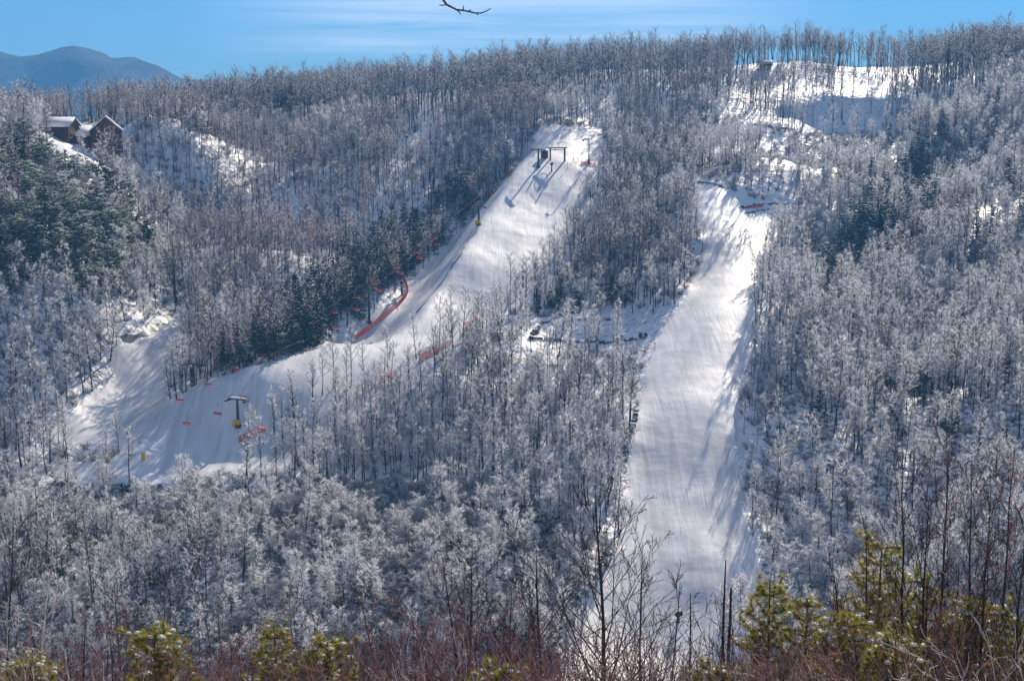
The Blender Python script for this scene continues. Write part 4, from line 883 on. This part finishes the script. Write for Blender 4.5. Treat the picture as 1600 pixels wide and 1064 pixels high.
def near_tree(px, toppy, Y, seed, label, r0=.06, lean=0., limbs=16, crown0=.35, ang=.75, dens=1.0, depth=2, mb='bark_near', mt='twig_red', snowy=False, wide=.42, basepx=None, tipr=.0045, group=None, nm='bare_tree', pole=False):
    r = np.random.default_rng(seed); bx = px if basepx is None else basepx
    top = unproj(px, toppy, Y); bs = unproj(bx, 1064, Y); gz_ = float(H(bs[0], Y)); base = np.array([bs[0], Y, gz_]); h = top[2]-gz_
    e = empty(nm, base); T = MB(); C = MB(); t = np.linspace(0, 1, 9); w_ = np.cumsum(r.normal(0, h*.008, (9, 2)), 0); w_ -= w_[0]
    sp = np.column_stack([(top[0]-base[0])*t**1.3+w_[:, 0]*(1-t), w_[:, 1], t*h]); sp[0, 2] = -.3; rad = r0*(1-t)**.75+tipr
    T.tube(sp, rad, 8, 0); 
    for i in range(0 if pole else limbs):
        f = crown0+(.97-crown0)*(i+r.random()*.7)/limbs; q = np.array([np.interp(f, t, sp[:, c]) for c in range(3)]); az = i*2.4+r.random(); u = ang*r.uniform(.8, 1.4)
        d = unit(np.array([math.cos(az), math.sin(az), u])); L = h*wide*(1.1-.8*(f-crown0)/(1-crown0))*r.uniform(.7, 1.15); grow_branch(C, q, d, L, max(.008, r0*(1-f)**.7*.5), depth, r, 0, .22, dens, 1 if snowy else None, tipr)
    if pole:
        for i in range(9): f = .3+.07*i; q = np.array([np.interp(f, t, sp[:, c]) for c in range(3)]); az = r.random()*6.3; grow_branch(C, q, unit(np.array([math.cos(az), math.sin(az), .5])), r.uniform(.15, .5), .008, 0, r, 0)
    T.build('trunk', M[mb], e, True); C.build('crown', [M[mt], M['snow_clump']], e)
    tag(e, label, 'tree', group or 'bare saplings on the near hillside'); return e
near_tree(928, 772, 38, 11, 'largest near tree, black and finely branched, before the foot of the wide run', .085, limbs=24, crown0=.30, ang=.95, wide=.42, dens=1.15, mt='bark_near', basepx=946, tipr=.0065)
near_tree(838, 862, 35, 12, 'dark tree with a fan of limbs left of the largest near tree', .07, limbs=16, crown0=.35, ang=.8, wide=.4, mt='bark_near', basepx=846, tipr=.006)
near_tree(800, 905, 36, 13, 'thin curved dark sapling, second left of the largest near tree', .045, limbs=12, mt='bark_near', basepx=778, wide=.36)
near_tree(738, 862, 33, 14, 'dark forked sapling rising from the red brush', .05, limbs=13, ang=1.2, mt='bark_near', basepx=724, wide=.35)
near_tree(688, 868, 32, 15, 'dark sapling leaning left over the red brush', .045, limbs=13, ang=1.0, basepx=742, snowy=True, wide=.34)
near_tree(615, 930, 29, 16, 'reddish sapling bowed left with snow along its stem', .04, limbs=13, basepx=800, snowy=True, mb='twig_red', wide=.34)
near_tree(560, 920, 27, 17, 'slender reddish sapling left of the bowed one', .035, limbs=12, basepx=640, snowy=True, mb='twig_red', wide=.36)
near_tree(1005, 850, 36, 18, 'thin upright sapling right of the largest near tree', .045, limbs=15, mt='bark_near', basepx=990, wide=.36, ang=1.2)
near_tree(1062, 905, 33, 19, 'thin sapling before the small snow gun', .04, limbs=13, basepx=1035, mt='bark_near', wide=.34)
near_tree(1133, 872, 30, 20, 'taller of two dead straight stems left of the yellow pines', .05, pole=True, basepx=1128, tipr=.012)
near_tree(1143, 920, 30.5, 21, 'shorter of two dead straight stems left of the yellow pines', .055, pole=True, basepx=1142, tipr=.02)
near_tree(1078, 925, 31, 22, 'single dead stem standing before the foot of the wide run', .035, pole=True, basepx=1076, tipr=.01)
near_tree(180, 905, 60, 23, 'dark tree with a vase shaped crown above the yellow pine at left', .10, limbs=14, crown0=.4, ang=1.1, wide=.3, mt='bark_near', basepx=190, tipr=.010)
near_tree(258, 905, 62, 24, 'dark slim tree right of the vase shaped one', .08, limbs=12, crown0=.4, ang=1.4, wide=.25, mt='bark_near', basepx=250, tipr=.010)
near_tree(20, 808, 24, 25, 'leaning dark sapling at the left frame edge', .035, limbs=14, basepx=-20, mt='bark_near', wide=.33)
near_tree(75, 915, 22, 26, 'pale snow lined sapling near the left frame edge', .03, limbs=12, basepx=0, mb='bark_pale', mt='bark_pale', wide=.36, snowy=True)
near_tree(140, 950, 24, 27, 'low arching sapling between left edge and yellow pine', .03, limbs=12, basepx=110, wide=.4)
near_tree(340, 960, 26, 28, 'reddish sapling right of the left yellow pine', .03, limbs=12, basepx=370, snowy=True, mb='twig_red')
near_tree(455, 930, 30, 29, 'thin reddish sapling among the small pines', .03, limbs=13, basepx=470, mb='twig_red', wide=.35)
for i, (a, t0, Y_, bx, lb) in enumerate([(1352, 815, 31, 1372, 'leftmost slim sapling of the right hand clump'), (1412, 700, 29, 1428, 'tall dark sapling behind the big yellow pine'), (1450, 770, 28, 1440, 'dark sapling just right of the big yellow pine'), (1487, 690, 28, 1478, 'tall reddish sapling in the middle of the right hand clump'),
    (1520, 720, 27, 1512, 'straight dark sapling right of the tall reddish one'), (1550, 760, 26, 1536, 'leaning sapling near the right frame edge'), (1583, 700, 26, 1560, 'tallest sapling at the right frame edge'), (1598, 800, 25, 1590, 'cropped sapling on the right frame edge'), (1305, 890, 30, 1340, 'low sapling leaning left before the yellow pines')]):
    near_tree(a, t0, Y_, 40+i, lb, .045, limbs=18, crown0=.3, ang=1.7, wide=.27, basepx=bx, mb='bark_near', mt='bark_near' if i % 3 else 'twig_red', snowy=(i % 2 == 0))
# the near tree whose branch hangs into the top of the frame
yb = 7.0; u_ = lambda a, b_, y=yb: unproj(a, b_, y)
gz_ = float(H(-3.6, 7.5)); e = empty('bare_tree', (-3.6, 7.5, gz_)); o0 = np.array([-3.6, 7.5, gz_])
T = MB(); T.tube(np.array([(-3.6, 7.5, gz_-.4), (-3.5, 7.4, 0), (-3.3, 7.3, 3.2), (-3.2, 7.2, 5)])-o0, [.16, .12, .08, .04], 10); T.build('trunk', M['bark_near'], e, True)
C = MB(); C.tube(np.array([(-3.35, 7.35, 2.3), (-2.2, 7.2, 2.6), (-1.2, 7.1, 2.2), u_(640, -330), u_(672, -90), u_(688, -18), u_(692, 0), u_(698, 8), u_(706, 12), u_(714, 16), u_(724, 17), u_(734, 19), u_(742, 21), u_(752, 21), u_(760, 18), u_(767, 14)])-o0,
    [.045, .03, .022, .014, .009, .0065, .006, .0055, .005, .0045, .004, .0042, .0035, .003, .0025, .002], 6)
for pts in ([(697, 8), (691, 9), (686, 8.5)], [(714, 16), (718, 20), (720, 23)], [(723, 17), (724, 13), (723.5, 9)], [(745, 21), (747, 24)], [(733, 18), (736, 16)]): C.tube(np.array([u_(*q) for q in pts])-o0, np.linspace(.0035, .0022, len(pts)), 5)
C.build('branch', M['bark_near'], e, True); tag(e, 'near tree whose thin black branch hangs into the sky at the top', 'tree')

# pines
def near_pine(h, seed, spread=.34, tuft=.13):
    r = np.random.default_rng(seed); T = MB(); C = MB(); T.tube([(0, 0, -.3), (r.normal(0, .05), 0, h*.5), (0, 0, h)], [.075, .05, .012], 8); tips = []
    z = h*.25
    while z < h*.97:
        f = z/h; nb = int(r.integers(4, 6)); a0 = r.random()*6.3
        for k in range(nb):
            az = a0+k*6.283/nb+r.normal(0, .25); L = (h*spread*(1-f)+.25)*r.uniform(.7, 1.15); d = unit(np.array([math.cos(az), math.sin(az), .45])); p0 = np.array([0, 0, z]); n_ = max(3, int(L/.13))
            p = p0; dd = d; pts = [p]
            for i in range(n_): dd = unit(dd+np.array([0, 0, .06])+r.normal(0, .07, 3)); p = p+dd*L/n_; pts.append(p); 
            C.tube(pts, np.linspace(.018, .006, len(pts)), 4, 0)
            for i in range(1, len(pts)):
                tips.append((pts[i], dd))
                if r.random() < .75: sd_ = unit(dd+r.normal(0, .6, 3)); q = pts[i]+sd_*r.uniform(.15, .35); C.tube([pts[i], q], [.008, .005], 3, 0); tips.append((q, sd_)); tips.append(((pts[i]+q)/2, sd_))
        z += h*.06*r.uniform(.8, 1.2)
    P = np.array([a[0] for a in tips]); D = np.array([a[1] for a in tips])
    for k in range(40): d = unit(D*.6+r.normal(0, .6, D.shape)); ribbons(C, P, d, tuft*r.uniform(.8, 1.4, len(P)), .019, 1, r=r)
    for q in P[r.random(len(P)) < .45]:
        s_ = r.uniform(.03, .075); an = np.arange(6)*np.pi/3+r.random(); rg = lambda zz, ss: np.column_stack([ss*np.cos(an)*r.uniform(.8, 1.3, 6), ss*np.sin(an)*r.uniform(.8, 1.3, 6), np.full(6, zz)])
        V_ = np.vstack([rg(0, s_), rg(s_*.55, s_*.75), [[0, 0, s_*.85]]])+q+[0, 0, .02]; Qd = [[i, (i+1) % 6, 6+(i+1) % 6, 6+i] for i in range(6)]; C.add(V_, Qd, 2); C.add(V_, [[6+i, 6+(i+1) % 6, 12] for i in range(6)], 2)
    return T, C
translucent(M['needle_yellow'], .35)
PP = []
for i, (h, spd) in enumerate([(6, .22), (7, .32), (5, .42)]):
    T, C = near_pine(h, 80+i, spd); PP.append((h, T.mesh('trunk', [M['bark_near']], True), C.mesh('crown', [M['bark_near'], M['needle_yellow'], M['snow_clump']])))
for px_, top_, Y_, k, lb in [(240, 985, 24, 2, 'yellow green pine at the lower left, its top just in frame'), (45, 1030, 22, 2, 'snowy pine top in the lower left corner'), (428, 975, 24, 0, 'narrow pine top left of centre'), (512, 1002, 23, 2, 'low pine right of the narrow one'), (775, 1040, 22, 2, 'small pine top under the near dark trees'),
    (1203, 905, 31, 0, 'slim yellow pine leftmost of the right hand pines'), (1262, 935, 30, 1, 'second pine from the left in the right hand stand'), (1378, 842, 34, 1, 'biggest and tallest yellow pine, dusted with snow'), (1325, 965, 25, 2, 'bright low pine below the biggest one'), (1450, 905, 29, 1, 'pine just right of the biggest one'), (1530, 945, 27, 2, 'low pine under the tall red saplings'), (1592, 960, 25, 1, 'pine at the lower right frame corner'), (1400, 1000, 22, 2, 'lowest pine in the right foreground'), (1110, 1040, 24, 2, 'small pine top below the dead stems')]:
    tp = unproj(px_, top_, Y_); gz_ = float(H(tp[0], Y_)); h0, tm, cm = PP[k]; s_ = (tp[2]-gz_)/h0
    if k == 2: s_ = max(s_, .75)
    e = empty('pine_tree', (tp[0], Y_, tp[2]-h0*s_), float(rng.random()*6.28), s_); tag(e, lb, 'pine', 'yellow green pines on the near hillside')
    for nm, me in (('trunk', tm), ('crown', cm)): o = bpy.data.objects.new(nm, me); COL.objects.link(o); o.parent = e
# red brush: tangled shrubs nobody could count
BR = bpy.data.collections.new('brush_shapes')
for i in range(5):
    r = np.random.default_rng(60+i); C = MB()
    for k in range(16): az = r.random()*6.3; grow_branch(C, np.array([r.normal(0, .2), r.normal(0, .2), -.2]), unit(np.array([math.cos(az)*.5, math.sin(az)*.5, r.uniform(.6, 1.5)])), r.uniform(1.6, 3.0), .014, 2, r, 0, .12, .9, 1 if k % 3 == 0 else None, .0035)
    o = bpy.data.objects.new('b%02d' % i, C.mesh('brush_shape', [M['twig_red'] if i < 3 else (M['bark_near'] if i < 4 else M['bark_pale']), M['snow_clump']])); BR.objects.link(o)
bpx = []; 
for i in range(520):
    a = rng.uniform(-60, 1660); Y_ = rng.uniform(19, 34); topy = np.interp(a, [0, 150, 300, 560, 640, 760, 900, 1000, 1150, 1300, 1600], [965, 995, 1000, 975, 940, 915, 985, 970, 960, 945, 890]) + abs(rng.normal(0, 34))
    tp = unproj(a, topy, Y_); gz_ = float(H(tp[0], Y_)); bpx.append((tp[0], Y_, max(gz_, tp[2]-4.2), np.clip((tp[2]-gz_)/3.2, .7, 1.35)))
bpx = np.array(bpx); k = len(bpx)
# brush roots on the ground: sink to the slope
bpx[:, 2] = H(bpx[:, 0], bpx[:, 1])
scatter('brush', bpx[:, 0], bpx[:, 1], bpx[:, 2], rng.integers(0, 5, k), rng.uniform(0, 6.28, k), bpx[:, 3], rng.normal(0, .08, (k, 2)), BR, 'tangled red brown brush filling the near slope', 'brush')

# ------------------------------------------------------------------ haze
hb = MB(); hb.box((0, 2900, 140), (12900, 7900, 760)); hz = hb.build('haze', [])
HM = bpy.data.materials.new('haze'); HM.use_nodes = True; t = HM.node_tree; t.nodes.clear()
ho = N(t, 'ShaderNodeOutputMaterial'); hv = N(t, 'ShaderNodeVolumePrincipled'); hv.inputs['Density'].default_value = 0.00020; hv.inputs['Color'].default_value = (.15, .50, 1, 1); hv.inputs['Anisotropy'].default_value = .1
t.links.new(hv.outputs[0], ho.inputs['Volume']); hz.data.materials.append(HM); tag(hz, 'thin blue haze filling the valley air', 'haze', None, 'stuff')
